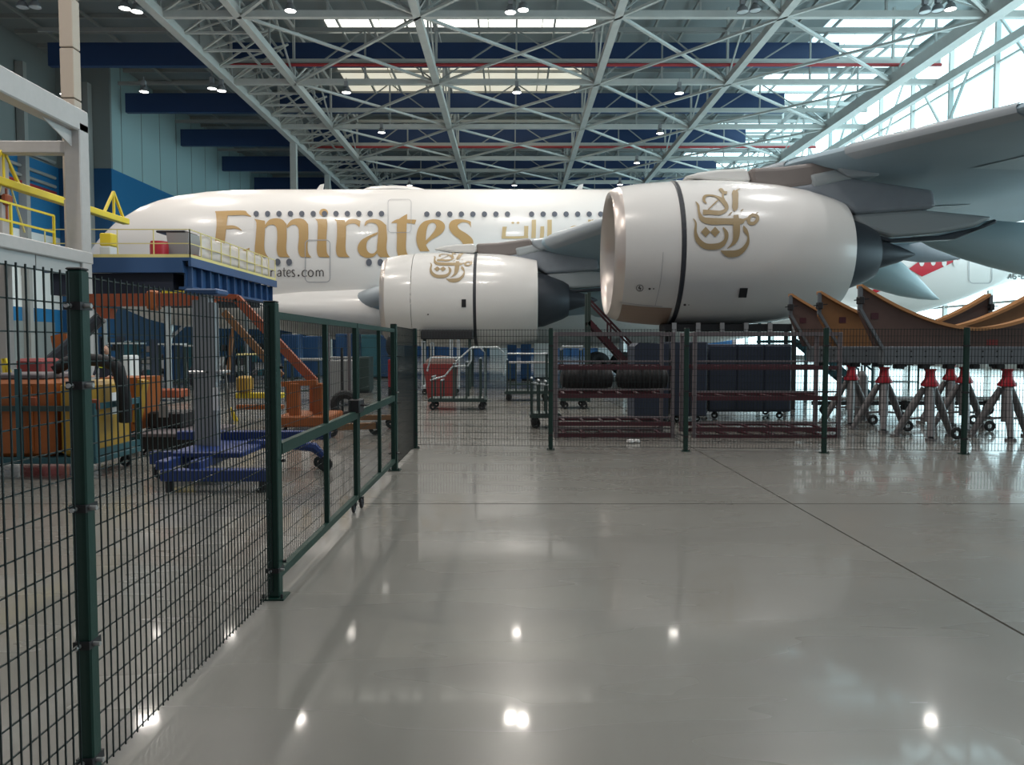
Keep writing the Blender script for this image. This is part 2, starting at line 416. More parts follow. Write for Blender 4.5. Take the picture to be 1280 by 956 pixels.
for k, y in enumerate(YN):
    obj('cross_chord', MB().box(-21.9,y-.19,ZC-.2,33.4,y+.19,ZC+.2), 'truss', ceil)
    obj('upper_cross_chord', MB().box(-36.9,y-.13,ZT-.15,36,y+.13,ZT+.15), 'truss2', ceil)
    if k < 7:
        ym = y+6.05
        obj('upper_cross_chord', MB().box(-36.9,ym-.13,ZT-.15,36,ym+.13,ZT+.15), 'truss', ceil)
        obj('crane_rail', MB().box(-21.9,y+11.3,ZC+1.15,33,y+11.55,ZC+1.5), 'truss', ceil)
        if k in (1, 3, 5): obj('red_pipe', MB().cyl((-21.9,y+11.2,ZC+1.0),(33,y+11.2,ZC+1.0),.13,8), 'redpipe', ceil)
        obj('navy_beam', MB().box(-36.9,y+13.3,ZC+1.7,26,y+13.8,ZC+3.5), 'navy', ceil)
        # X bracing in the plane of the bottom chords and webs in the cross trusses
        for a, b in zip(LX[1:-1], LX[2:]):
            obj('plan_brace', MB().bar((a,y,ZC),(b,y+12.1,ZC),.2,.16), 'truss', ceil)
            obj('plan_brace', MB().bar((b,y,ZC-.17),(a,y+12.1,ZC-.17),.2,.16), 'truss', ceil)
    for a, b in zip(LX[1:-1], LX[2:]):
        m_ = (a+b)/2
        obj('cross_web', MB().bar((a,y,ZC),(m_,y,ZT),.10), 'truss2', ceil); obj('cross_web', MB().bar((m_,y,ZT),(b,y,ZC),.10), 'truss2', ceil)
        obj('cross_post', MB().bar((m_,y,ZC),(m_,y,ZT),.13), 'truss2', ceil)
obj('edge_chord', MB().box(33.0,36,ZC-.5,33.4,121,ZC+.1), 'truss', ceil)
obj('edge_chord', MB().box(33.8,36,ZC-.1,34.1,121,ZC+.4), 'truss2', ceil)
# dense lattice girder along the edge of the lower aisle
for k in range(28):
    ya = 36.2+3.02*k
    obj('lattice_web', MB().bar((-21.9,ya,ZC),(-17,ya+1.5,ZC+2.3),.12).bar((-17,ya+1.5,ZC+2.3),(-21.9,ya+3.02,ZC),.12), 'truss', ceil)
    obj('lattice_tie', MB().bar((-21.9,ya,ZC+.1),(-17,ya,ZC+.1),.15), 'truss', ceil)
for k, z in enumerate((23.1, 23.9, 24.8)):
    obj('service_pipe', MB().cyl((-19.2+.5*k,36,z),(-19.2+.5*k,121,z),.1,8), ('redpipe' if k == 1 else 'truss2'), ceil)
obj('aisle_fascia', MB().box(-22.6,36,ZC+.6,-22.3,121,ZC+3), 'truss2', ceil)
for y in (77.3, 91.4, 105.5): obj('aisle_column', MB().box(-22.3,y,0,-21.7,y+.6,ZC), 'truss', ceil)
obj('column_brace', MB().bar((-21.9,91.9,ZC-.4),(-21.0,91.9,15.5),.22), 'truss', ceil)

# --- hanging lamps
def make_lamp(label, on=True):
    t = thing('high_bay_lamp', label, 'lamp', (0,0,0), 'high bay lamps under the roof trusses')
    obj('reflector', MB().lathe([(0,.33),(.04,.35),(.30,.26),(.42,.13),(.44,.0)], 20, 'Z'), 'lampbody', t, smooth=True)
    obj('lens', MB().lathe([(.03,0.),(.02,.2),(.03,.325)], 20, 'Z'), 'lampglow' if on else 'lampoff', t, smooth=True)
    obj('gear_box', MB().box(-.14,-.14,.44,.14,.14,.85), 'lampbody', t)
    obj('hook', MB().cyl((0,0,.85),(0,0,1.15),.03,6), 'lampbody', t)
    return t
lampA = make_lamp('lit high bay lamp'); lampB = make_lamp('unlit high bay lamp', False)
used = {'A': 0, 'B': 0}
# pixel of each lamp, its distance, and what to say about it
LAMPS = [(156,11,46.5,1,'left one of the lit lamp pair at the upper left beside the first roof beam'),(171,15,46.5,1,'right one of the lit lamp pair at the upper left beside the first roof beam'),
 (363,14,46.5,1,'bright single lit lamp near the top edge, between the two leftmost main beams'),
 (638,16,46.5,1,'left lamp of the lit pair at the top centre, before the long skylight'),(654,13,46.5,1,'right lamp of the lit pair at the top centre, before the long skylight'),
 (28,10,46.5,0,'leftmost unlit grey lamp in the dark upper left corner'),(44,10,46.5,0,'second unlit grey lamp in the dark upper left corner'),
 (928,16,46.5,0,'left unlit lamp of the pair at the top right of centre'),(944,14,46.5,0,'right unlit lamp of the pair at the top right of centre'),
 (1156,16,46.5,0,'left unlit lamp against the bright glazing at the upper right'),(1172,14,46.5,0,'right unlit lamp against the bright glazing at the upper right'),(1188,12,46.5,1,'lit lamp against the bright glazing at the upper right'),
 (75,115,61,1,'lit lamp showing just above the white gantry beam'),(180,115,61,1,'lit lamp in front of the pale wall top, right of the square mast'),
 (265,111,61,1,'left lamp of the lit pair below the first roof beam in the dark aisle'),(277,114,61,1,'right lamp of the lit pair below the first roof beam in the dark aisle'),
 (433,116,61,1,'lit lamp at the left end of the cream skylight bay'),(646,116,61,1,'lit lamp hanging before the middle of the cream skylight bay'),(849,117,61,1,'lit lamp right of centre over the large engine'),
 (477,166,72.6,1,'small lit lamp above the middle of the gold lettering'),(825,167,72.6,1,'small lit lamp above the front cowl of the large engine'),
 (796,204,84.6,1,'small greenish lit lamp low over the large engine intake'),
 (512,232,97,1,'farthest left small lit lamp just over the fuselage roof'),(643,232,97,1,'farthest middle small lit lamp just over the fuselage roof'),(775,231,97,1,'farthest right small lit lamp just over the fuselage roof')]
def put_lamp(loc, on, label, power=None):
    if loc[0] < -34: loc = (loc[0]+.0, loc[1]+.6, loc[2])
    k = 'A' if on else 'B'; src = lampA if on else lampB
    if used[k] == 0: src.location = loc; src['label'] = label; o = src
    else: o = dup(src, loc, label)
    used[k] += 1
    if on: spot_light('lamp_light', (0,0,-.06), power or LAMP_W, color=(1,.925,.84) if loc[0] < 6 else (.93,.97,1), parent=o, size=.33)
    return o
for (u, v, Y, on, lab) in LAMPS:
    Y = {61: 59.0, 72.6: 70.8, 84.6: 82.6, 97: 94.4}.get(Y, Y)
    put_lamp(P(u, v, Y), on, lab, LAMP_W*.8)
# unseen lamp rows nearer the viewer, added as light sources continuing the grid
for Y in (10, 22, 34.5):
    for X, cn in zip((-26, -13.4, .2, 13.8, 27), ('leftmost', 'second from left', 'middle', 'second from right', 'rightmost')):
        put_lamp((X, Y, 21.9), 1, 'added unseen high bay lamp above the view, %s row, %s' % ({10: 'nearest', 22: 'second', 34.5: 'third'}[Y], cn), LAMP_W*(1.0 if X else .7))

# ================================================================== AIRCRAFT
YC = 47.2; RY = 3.57; EXP = 2.12
# stations: X, z bottom, z top, half width
def fst():
    top = [(113,338),(118,318),(126,304),(138,291),(157,274),(185,257.5),(207,249.5),(230,244),(265,239.3),(300,237.3),(335,236.6),(420,236.5)]
    bot = [(113,342),(118,358),(126,367),(138,376),(157,388),(185,400),(207,406),(230,409),(265,411),(300,412),(335,412.5),(420,413)]
    hw = [.10, .95, 1.45, 1.9, 2.4, 2.85, 3.1, 3.27, 3.42, 3.5, 3.55, 3.57]
    out = []
    for (u, a), (_, b), h in zip(top, bot, hw):
        p = P(u, a, YC); q = P(u, b, YC); zt = p.z; zb = q.z
        k = 4.0/4.06
        zc = (zt+zb)/2; rz = (zt-zb)/2*k
        out.append((p.x, zc-.02, rz, h))
    x, zc, rz, h = out[-1]
    for X in (-8,-4,0,4,8,12,15): out.append((X, zc, rz, 3.57))
    zt = zc+rz
    for X, zb in ((18,2.75),(20,2.95),(22,3.2),(24,3.55),(26,4.05),(28,4.7),(30,5.4),(33,6.2),(36,7.1),(40,8.0),(44,8.8),(47,9.5)):
        t2 = zt - max(0, X-34)*.07
        hw_ = 3.57 if X < 26 else max(.5, 3.57-(X-26)*.13)
        out.append((X, (t2+zb)/2, (t2-zb)/2, hw_))
    return out
FS = fst()
def fus(x):
    if x <= FS[0][0]: return FS[0][1:]
    for a, b in zip(FS, FS[1:]):
        if x <= b[0]:
            t = (x-a[0])/(b[0]-a[0]); return tuple(a[i]*(1-t)+b[i]*t for i in (1,2,3))
    return FS[-1][1:]
def fus_y(x, z, off=.02):
    zc, rz, h = fus(x); d = min(.999, abs(z-zc)/rz); return YC - h*(1-d**EXP)**(1/EXP) - off
def on_fus(u, v, off=.02):       # pixel in the frame -> decal point on the port side of the fuselage
    Y = 43.6
    for _ in range(14):
        p = P(u, v, Y); Y = fus_y(p.x, p.z, off)
    return P(u, v, Y)
plane = thing('airliner', 'huge white double-deck jet airliner with gold lettering along its side, nose behind the blue platform', 'aircraft', (0,YC,0))
fm = MB(); NS = 56
for (X, zc, rz, h) in FS:
    for k in range(NS):
        t = 2*math.pi*k/NS; c, s_ = math.cos(t), math.sin(t); e = 2/EXP
        fm.v.append((X, YC-math.copysign(abs(c)**e, c)*h, zc+math.copysign(abs(s_)**e, s_)*rz))
for i in range(len(FS)-1):
    for k in range(NS): fm.f.append((i*NS+k, i*NS+(k+1)%NS, (i+1)*NS+(k+1)%NS, (i+1)*NS+k))
fm.f.append(tuple(range(NS))); fm.f.append(tuple((len(FS)-1)*NS+k for k in range(NS)))
fuse = obj('fuselage', fm, 'white', plane, smooth=True)
def zz5(x, y): return on_fus(260+x/7.111, 240+y/7.111, .035)
def zz6(x, y): return on_fus(440+x/7.111, 240+y/7.111, .035)
def zar(x, y): return on_fus(600+x/6.375, 250+y/6.375, .035)
def z8(x, y): return on_fus(1020+x/4.346, 180+y/4.346, .035)
def decal(name, fn, m='gold', parent=None, label=None):
    mb = MB(); fn(mb); return obj(name, mb, m, parent or fuse, recalc=False, label=label)
def L_E(b):
    strip(b, [(70,185),(76,300),(62,440),(52,590)], [(178,185),(165,300),(150,440),(140,590)], zz5)
    strip(b, [(62,170),(160,167),(320,165),(350,188),(385,216)], [(76,207),(175,208),(300,205),(335,207),(383,220)], zz5)
    strip(b, [(155,298),(215,296),(260,308),(302,340)], [(155,330),(200,328),(240,325),(300,343)], zz5)
    strip(b, [(130,560),(200,555),(300,520),(370,495)], [(50,592),(200,600),(320,590),(366,520)], zz5)
def L_m(b):
    strip(b, [(408,238),(430,275),(424,400),(415,500),(420,555),(440,578)], [(505,255),(508,300),(503,400),(500,490),(512,545),(538,580)], zz5)
    strip(b, [(503,300),(540,250),(600,232),(660,245),(697,285)], [(507,322),(540,295),(580,290),(605,310),(614,345)], zz5)
    strip(b, [(612,320),(616,400),(610,500),(618,555),(640,578)], [(697,280),(700,400),(695,490),(703,545),(730,580)], zz5)
    strip(b, [(698,300),(740,250),(800,234),(855,245),(889,285)], [(703,322),(735,297),(770,290),(797,310),(807,345)], zz5)
    strip(b, [(804,320),(808,400),(800,500),(810,555),(830,578)], [(889,280),(892,380),(885,490),(893,545),(920,580)], zz5)
def L_i(b):
    strip(b, [(950,238),(975,275),(973,400),(967,500),(973,555),(990,578)], [(1055,240),(1060,300),(1053,400),(1053,490),(1060,545),(1085,580)], zz5)
    disc(b, 1028, 182, 39, 34, zz5)
def L_r(b):
    strip(b, [(1120,238),(1145,275),(1146,400),(1138,500),(1144,555),(1165,578)], [(1215,250),(1226,300),(1226,400),(1222,490),(1232,545),(1262,580)], zz5)
    strip(b, [(-60,272),(-25,243),(30,240),(76,258)], [(-56,305),(-25,285),(25,280),(66,312)], zz6)
def L_a(b):
    strip(b, [(110,300),(125,258),(180,240),(250,250),(304,295)], [(118,300),(145,276),(185,274),(220,290),(236,330)], zz6)
    strip(b, [(234,300),(230,400),(222,500),(230,555),(250,578)], [(303,290),(312,400),(306,490),(315,545),(340,580)], zz6)
    strip(b, [(228,355),(150,388),(82,430),(50,490),(66,550),(120,582),(185,577),(232,535)], [(224,378),(172,402),(138,435),(127,482),(137,522),(165,545),(200,540),(228,505)], zz6)
def L_t(b):
    strip(b, [(470,205),(412,245),(400,290),(400,400),(398,500),(405,555),(420,578)], [(490,195),(490,245),(486,290),(483,400),(480,490),(490,545),(515,580)], zz6)
    strip(b, [(348,272),(400,242),(480,242),(572,246)], [(352,275),(400,274),(480,274),(560,284)], zz6)
def L_e(b):
    strip(b, [(722,242),(640,262),(590,320),(572,400),(580,470),(605,526)], [(715,272),(682,288),(664,335),(655,420),(658,470),(690,526)], zz6)
    strip(b, [(718,242),(780,250),(824,290),(815,345),(770,388),(700,428),(655,472)], [(712,272),(738,280),(748,305),(735,340),(710,375),(675,412),(653,432)], zz6)
def L_s(b):
    strip(b, [(1056,262),(1000,245),(920,243),(872,270),(865,325),(900,378),(960,425),(992,475),(1000,530)], [(1058,318),(1035,278),(990,268),(955,280),(938,300),(958,332),(1030,378),(1078,435),(1062,530)], zz6)
for ch, fn in zip('emirates', (L_E, L_m, L_i, L_r, L_a, L_t, L_e, L_s)): decal('letter', fn, 'gold', label='gold letter, one of the large word on the fuselage side')
def small(b):
    for pth in ([(560,696,9),(560,750,9)], [(560,712,8),(572,698,8),(592,697,6)],
                [(618,705,7),(635,695,8),(647,708,11),(647,750,9)], [(647,722,7),(622,726,8),(616,740,9),(630,750,8),(647,740,6)],
                [(676,672,8),(676,738,9),(690,750,7)], [(662,697,6),(694,697,6)],
                [(705,722,6),(732,716,6),(728,698,8),(714,694,7),(702,712,10),(704,738,10),(718,751,8),(733,744,6)],
                [(770,698,7),(756,692,8),(746,704,9),(756,720,10),(770,735,9),(764,750,9),(744,747,7)],
                [(880,702,7),(862,693,8),(840,708,10),(838,736,10),(856,751,8),(880,744,6)],
                [(912,693,8),(894,708,10),(894,736,10),(912,751,8),(932,738,10),(932,708,10),(912,693,8)],
                [(962,696,9),(962,750,10)], [(962,710,7),(978,695,8),(992,710,9),(992,750,10)], [(992,710,7),(1008,695,8),(1023,710,9),(1023,750,10)]):
        stroke(b, pth, zz5, .95)
    disc(b, 805, 742, 9, 9, zz5, 10)
decal('web_address', small, 'ink', label='small dark web address lettering under the gold word')
def arab(b):
    strip(b, [(180,212),(176,255),(172,305)], [(215,212),(207,255),(205,290)], zar)
    strip(b, [(172,288),(280,289),(384,285)], [(172,307),(280,308),(384,303)], zar)
    strip(b, [(352,206),(352,250),(350,300)], [(386,206),(384,250),(382,300)], zar)
    strip(b, [(412,158),(412,230),(408,304)], [(446,156),(446,230),(444,302)], zar)
    strip(b, [(482,210),(480,255),(476,306)], [(512,208),(512,255),(508,304)], zar)
    strip(b, [(537,158),(537,230),(535,304)], [(572,156),(572,230),(570,300)], zar)
    stroke(b, [(720,240,8),(730,218,14),(765,212,16),(795,225,14)], zar)
    disc(b, 262, 181, 14, 11, zar, 4); disc(b, 303, 181, 14, 11, zar, 4)
    strip(b, [(862,156),(862,195)], [(884,156),(884,195)], zar); strip(b, [(890,156),(890,175)], [(902,154),(902,172)], zar)
    disc(b, 930, 164, 15, 9, zar, 8)
    strip(b, [(800,262),(1120,262)], [(800,284),(1120,284)], zar); strip(b, [(1085,158),(1085,284)], [(1118,156),(1118,284)], zar); strip(b, [(985,200),(985,270)], [(1015,200),(1015,270)], zar)
ab = MB(); arab(ab)
def islands(mb):
    par = list(range(len(mb.v)))
    def fd(i):
        while par[i] != i: par[i] = par[par[i]]; i = par[i]
        return i
    for f in mb.f:
        for q in f[1:]: par[fd(q)] = fd(f[0])
    g = {}
    for f in mb.f: g.setdefault(fd(f[0]), []).append(f)
    for fs in g.values():
        ids = sorted({i for f in fs for i in f}); mp = {j: k for k, j in enumerate(ids)}
        m2 = MB(); m2.v = [mb.v[i] for i in ids]; m2.f = [tuple(mp[i] for i in f) for f in fs]; yield m2
for m2 in islands(ab): obj('arabic_stroke', m2, 'goldpale', fuse, recalc=False)
# windows
def window(u, v, a=4.6, c=5.2, m='winpane'):
    b = MB(); s = lambda x, y: on_fus(x, y, .05)
    disc(b, u, v, a, c, s, 12); w_ = obj('window', b, m, fuse, recalc=False)
    return w_
for k in range(12):
    if True: window(320.2+14.25*k, 267.0, 3.4, 3.6)
for k in range(8): window(533.5+14.4*k, 267.5, 3.4, 3.4)
for k in range(8): window(664.5+14.4*k, 267.5, 3.4, 3.4)
for k in range(2): window(347+14.4*k, 327.5, 3.7, 4.4)
for k in range(5): window(461.2+14.3*k, 328, 3.7, 4.6)
for u, v in ((1152.3,328),(1166.6,327.2),(1180.4,328.2),(1194.4,328.2)): window(u, v, 3.1, 4.8, 'white')
s_ = lambda x, y: on_fus(x, y, .05)
for r in ((381.5,300,412.5,352.5,5,1.0),(485,249,514,290.5,4,.5),(1211.4,318,1240,354,5,.9)):
    b = MB(); rrect(b, *r[:5], r[5], s_); obj('door_outline', b, 'outline', fuse, recalc=False)
b = MB(); strip(b, [(575,720),(690,668),(820,606),(1000,520)], [(505,678),(600,610),(700,560),(900,460)], z8, 16, 6); obj('red_flag_band', b, 'red', fuse, recalc=False)
b = MB(); strip(b, [(295,803),(325,786),(362,796)], [(295,804),(312,814),(345,800)], z8, 8, 3); obj('red_flag_band', b, 'red', fuse, recalc=False)
def reg(b):
    for pth in ([(1043,732,6),(1058,706,7)], [(1058,706,7),(1060,732,6)], [(1048,723,5),(1060,723,5)],
                [(1090,708,6),(1076,706,7),(1070,720,7),(1072,731,7),(1084,731,7),(1087,720,6),(1072,718,6)],
                [(1098,719,6),(1110,719,6)], [(1132,706,6),(1120,706,7),(1117,731,7),(1132,731,6)], [(1119,719,5),(1130,719,5)]):
        stroke(b, pth, z8)
decal('registration_mark', reg, 'ink', label='black registration letters A6-E')
# belly fairing
bf = MB(); NB = 28; bst = [(-18,.05,4.0),(-16.6,.7,4.0),(-14.5,1.25,4.0),(-12,1.65,3.9),(-8,2.0,3.8),(-2,2.15,3.75),(6,2.15,3.75),(12,1.9,3.75),(17,1.2,3.8),(21,.1,3.9)]
for X, rz, zc in bst:
    h = 2.6+1.45*min(1, rz/1.9)
    for k in range(NB):
        t = 2*math.pi*k/NB; bf.v.append((X, YC-h*math.cos(t), zc+rz*math.sin(t)))
for i in range(len(bst)-1):
    for k in range(NB): bf.f.append((i*NB+k, i*NB+(k+1)%NB, (i+1)*NB+(k+1)%NB, (i+1)*NB+k))
obj('belly_fairing', bf, 'white', plane, smooth=True)
for u in (398, 722):   # blade antennas on the roof
    p = P(u, 237, YC); obj('antenna', MB().prism([(p.x-.25,YC-.04,p.z-.2),(p.x+.25,YC-.04,p.z-.2),(p.x+.35,YC-.04,p.z+.35),(p.x+.12,YC-.04,p.z+.3)], (0,.08,0)), 'white', plane)
p = P(480, 236, YC); obj('antenna_fairing', MB().sphere((p.x+.6,YC,p.z-.12), 2.0, .8, .28), 'white', plane, smooth=True)

# wing ------------------------------------------------------------------
WS = [(43.9,-9.2,4.35,18.5,2.5,-2),(41,-6.3,4.75,16.2,2.1,-1.5),(38,-3.7,5.15,14.3,1.85,-1),(32.4,.9,6.0,13.2,1.5,-.5),(28.7,3.3,6.35,13.2,1.3,0),(25,5.7,6.65,12.6,1.15,0),
      (21.6,8.0,6.9,11.6,1.0,0),(16.7,11.25,6.95,9.4,.8,0),(12,14.3,7.3,7.0,.62,0),(7.5,17.3,7.7,4.2,.45,0)]
AF = [(1,.0),(.85,.13),(.65,.32),(.45,.46),(.28,.5),(.15,.44),(.06,.3),(.033,.225),(.014,.15),(.003,.07),(0,0),(.003,-.07),(.014,-.145),(.03,-.205),(.055,-.265),(.13,-.36),(.28,-.43),(.45,-.42),(.65,-.25),(.85,-.06),(1,-.02)]
wm = MB(); na = len(AF)
def wpt(s, a, off=0):
    Y, X, z, c, t, tw = s; x = a[0]*c; zz = a[1]*t + off; r = math.radians(tw)
    return (X+x, Y, z + zz - a[0]*c*.035)
for s in WS:
    for a in AF: wm.v.append(wpt(s, a))
for i in range(len(WS)-1):
    for k in range(na-1): wm.f.append((i*na+k, i*na+k+1, (i+1)*na+k+1, (i+1)*na+k))
wm.f.append(tuple((len(WS)-1)*na+k for k in range(na))); 
wing = obj('wing', wm, 'wing', plane, smooth=True)
# slats wrapped on the leading edge, one per segment
def wing_patch(name, i0, f0, i1, f1, k0, k1, m, off=.03):
    def sec(i, f):
        a, b = WS[i], WS[i+1]; return tuple(p*(1-f)+q*f for p, q in zip(a, b))
    mb = MB(); A, B = sec(i0, f0), sec(i1, f1); n = 4
    for j in range(n+1):
        s = tuple(p*(1-j/n)+q*j/n for p, q in zip(A, B)) if i0 == i1 else None
        if s is None:
            g0 = i0+f0; g1 = i1+f1; g = g0+(g1-g0)*j/n; ii = min(int(g), len(WS)-2); s = sec(ii, g-ii)
        for k in range(k0, k1+1):
            a = AF[k]; sg = -1 if k > 10 else 1
            x, y, z = wpt(s, a); 
            ox = -off if 7 <= k <= 13 else 0
            mb.v.append((x+ox, y, z+sg*off))
    w_ = k1-k0+1
    for j in range(n):
        for k in range(w_-1): mb.f.append((j*w_+k, j*w_+k+1, (j+1)*w_+k+1, (j+1)*w_+k))
    return obj(name, mb, m, wing, smooth=True)
for g0, g1 in ((.05,1.9),(2.0,2.85),(3.2,4.1),(4.15,5.2),(5.25,5.9),(6.25,6.95),(7.0,7.9),(7.95,8.9)):
    i0 = int(g0); i1 = int(g1); wing_patch('slat', i0, g0-i0, i1, g1-i1, 6, 13, 'slat', .03)
for g0, g1 in ((3.4,4.3),(4.4,5.3),(6.3,6.9),(6.95,7.7),(7.75,8.5)):
    i0 = int(g0); i1 = int(g1); wing_patch('lower_skin_panel', i0, g0-i0, i1, g1-i1, 16, 18, 'wing2', .02)
# access covers round the outboard pylon and flap panels
for (ua, va, ub, vb, uc, vc, ud, vd, Y, m) in ((1092,205,1160,212,1148,245,1095,228,20.2,'pylonlite'),):
    pass
def canoe(pts, Y, m='fairing', sq=.8, name='flap_track_fairing'):     # list of (X, z, r)
    mb = MB(); n = 20
    for X, z, r in pts:
        for k in range(n):
            t = 2*math.pi*k/n; mb.v.append((X, Y+r*sq*math.cos(t), z+r*math.sin(t)))
    for i in range(len(pts)-1):
        for k in range(n): mb.f.append((i*n+k, i*n+(k+1)%n, (i+1)*n+(k+1)%n, (i+1)*n+k))
    return obj(name, mb, m, wing, smooth=True)
def canoe_px(a, Y, m='fairing', **kw):   # (u, v centre, half height px)
    return canoe([(P(u,v,Y).x, P(u,v,Y).z, max(.01, h/F*Y)) for u, v, h in a], Y, m, **kw)
canoe_px([(1015,322,3),(1040,325,18),(1075,330,26),(1100,338,25),(1125,349,21),(1150,362,12),(1165,370,5),(1174,374,.5)], 29.5)
canoe_px([(1140,294,2),(1165,297,12),(1200,300,22),(1240,305,29),(1285,312,33),(1330,325,26),(1370,338,14),(1400,348,1)], 24.5, 'fairing')
canoe_px([(1060,296,3),(1085,302,10),(1115,306,17),(1150,311,17),(1180,318,9),(1200,323,1)], 30.5, 'pylon')
canoe_px([(1040,400,.5),(1040,400,1)], 36) if False else None
canoe_px([(690,352,4),(715,360,20),(745,372,24),(800,380,22),(860,400,10),(890,408,1)], 36.5, 'fairing')

# engines ------------------------------------------------------------------
def nacelle(name, cx, cy, cz, inboard):
    # a part of the airliner: 'engine' with its pieces; cx = X of the lip
    o = (cx, cy, cz)
    if not inboard:
        front = [(1.2,1.30),(.5,1.44),(.18,1.53),(.05,1.61),(0,1.69),(.06,1.765),(.26,1.85)]
        intake = [(.26,1.85),(.7,1.915),(1.2,1.96),(1.68,1.988)]
        cowl = [(1.78,1.995),(1.8,2.015),(2.6,2.03),(3.6,2.0),(4.6,1.91),(5.4,1.77),(6.1,1.57),(6.4,1.45),(6.4,1.36),(5.9,1.38)]
    else:
        front = [(1.2,1.30),(.5,1.44),(.18,1.5),(.05,1.57),(0,1.64),(.06,1.72),(.22,1.79)]
        intake = [(.22,1.79),(.7,1.88),(1.30,1.94)]
        cowl = [(1.32,1.945),(2.4,1.985),(3.2,1.97),(3.80,1.93),(3.82,1.9)]
    main = obj('engine_nacelle', MB().lathe(cowl, 64, 'X', o), 'cowl', plane, smooth=True)
    obj('intake_cowl', MB().lathe(intake, 64, 'X', o), 'cowl', main, smooth=True)
    obj('intake_lip', MB().lathe(front, 64, 'X', o), 'lipmetal', main, smooth=True)
    obj('intake_duct', MB().lathe([(1.3,0.01),(1.3,.5),(1.31,1.35)], 32, 'X', o), 'darkseal', main)
    obj('spinner', MB().lathe([(.5,.01),(.7,.16),(1.0,.32),(1.3,.42)], 24, 'X', o), 'lipmetal', main, smooth=True)
    fb = MB()
    for k in range(24):
        t = 2*math.pi*k/24; c, s2 = math.cos(t), math.sin(t); d = .10
        fb.add([(cx+1.22,cy+.4*c,cz+.4*s2),(cx+1.26,cy+.4*c-d*s2,cz+.4*s2+d*c),(cx+1.2,cy+1.33*c-.2*s2,cz+1.33*s2+.2*c),(cx+1.1,cy+1.33*c,cz+1.33*s2)], [(0,1,2,3)])
    obj('fan_blades', fb, 'core', main)
    if inboard:
        obj('rear_cowl', MB().lathe([(3.92,1.9),(3.93,1.96),(4.8,1.93),(5.6,1.83),(6.4,1.68),(6.42,1.6),(6.0,1.6)], 64, 'X', o), 'cowl', main, smooth=True)
        obj('seam_ring', MB().lathe([(3.80,1.84),(3.80,1.93),(3.94,1.95),(3.94,1.84)], 64, 'X', o), 'darkseal', main)
        e0 = 6.0
    else:
        obj('seam_ring', MB().lathe([(1.66,1.9),(1.67,1.99),(1.70,2.012),(1.785,2.02),(1.79,1.9)], 64, 'X', o), 'darkseal', main)
        e0 = 5.7
        # tan lower panel of the intake
        def onn(xx, ph, r_=0.012):
            r = None
            pr = front[4:]+intake
            for a, b in zip(pr, pr[1:]):
                if xx <= b[0]: t = (xx-a[0])/(b[0]-a[0]); r = a[1]*(1-t)+b[1]*t; break
            r = (r or 1.985)+r_; return (cx+xx, cy-r*math.cos(ph), cz+r*math.sin(ph))
        mb = MB()
        for i in range(9):
            for j in range(9): mb.v.append(onn(.27+1.33*i/8, -math.radians(52+ -0*i + 46*j/8)))
        for i in range(8):
            for j in range(8): mb.f.append((i*9+j, i*9+j+1, (i+1)*9+j+1, (i+1)*9+j))
        obj('lower_intake_panel', mb, 'liptan', main, recalc=False)
    obj('fan_duct_wall', MB().lathe([(e0-.9,1.0),(e0-.9,1.5)], 32, 'X', o), 'darkseal', main)
    obj('core_cowl', MB().lathe([(e0-1,1.0),(e0,1.22),(e0+.7,1.12),(e0+1.5,.82),(e0+1.75,.68),(e0+1.72,.60)], 40, 'X', o), 'core', main, smooth=True)
    obj('exhaust_plug', MB().lathe([(e0+1.2,.5),(e0+1.8,.45),(e0+2.5,.24),(e0+3.0,.02)], 28, 'X', o), 'core', main, smooth=True)
    return main
OCX, OCY, OCZ = 2.68, 21.6, P(800,318,21.6).z
eo = nacelle('outboard', OCX, OCY, OCZ, False)
eo['label'] = 'nearer outboard engine with the large gold emblem'
ICX, ICY, ICZ = P(481,372,32.2).x, 32.4, P(600,375,32.4).z
ei = nacelle('inboard', ICX, ICY, ICZ, True)
ei['label'] = 'farther inboard engine, partly behind the fence'
# emblem: drawn on the outboard cowl, wrapped round the cylinder
def cyl_map(cx, cy, cz, rfun):
    def f(s, ph): r = rfun(s-cx)+.018; return (s, cy-r*math.cos(ph), cz+r*math.sin(ph))
    return f
def prof_r(pr, x):
    for a, b in zip(pr, pr[1:]):
        if a[0] <= x <= b[0]: t = (x-a[0])/((b[0]-a[0]) or 1); return a[1]*(1-t)+b[1]*t
    return pr[-1][1] if x > pr[-1][0] else pr[0][1]
CO = [(1.8,2.015),(2.6,2.03),(3.6,2.0),(4.6,1.91),(5.4,1.77)]; CI = [(1.32,1.945),(2.4,1.985),(3.2,1.97),(3.8,1.93)]
fo = cyl_map(OCX, OCY, OCZ, lambda x: prof_r(CO, x)); fi = cyl_map(ICX, ICY, ICZ, lambda x: prof_r(CI, x))
def em_out(x, y):     # picture coordinates of the emblem study (956 px = 120 px of the photo)
    u = 850+x/7.967; v = 210+y/7.967; Y = 19.7
    for _ in range(10):
        p = P(u, v, Y); r = prof_r(CO, p.x-OCX)+.018; d = max(-.999, min(.999, (p.z-OCZ)/r)); Y = OCY-r*math.sqrt(1-d*d)
    return P(u, v, Y)
XM = P(909,277,19.75).x
def em_in(x, y):
    q = em_out(x, y); r = math.hypot(q.y-OCY, q.z-OCZ); ph = math.asin(max(-1, min(1, (q.z-OCZ)/r)))
    return fi(q.x-XM+P(565,330,30.9).x, ph+math.radians(26))
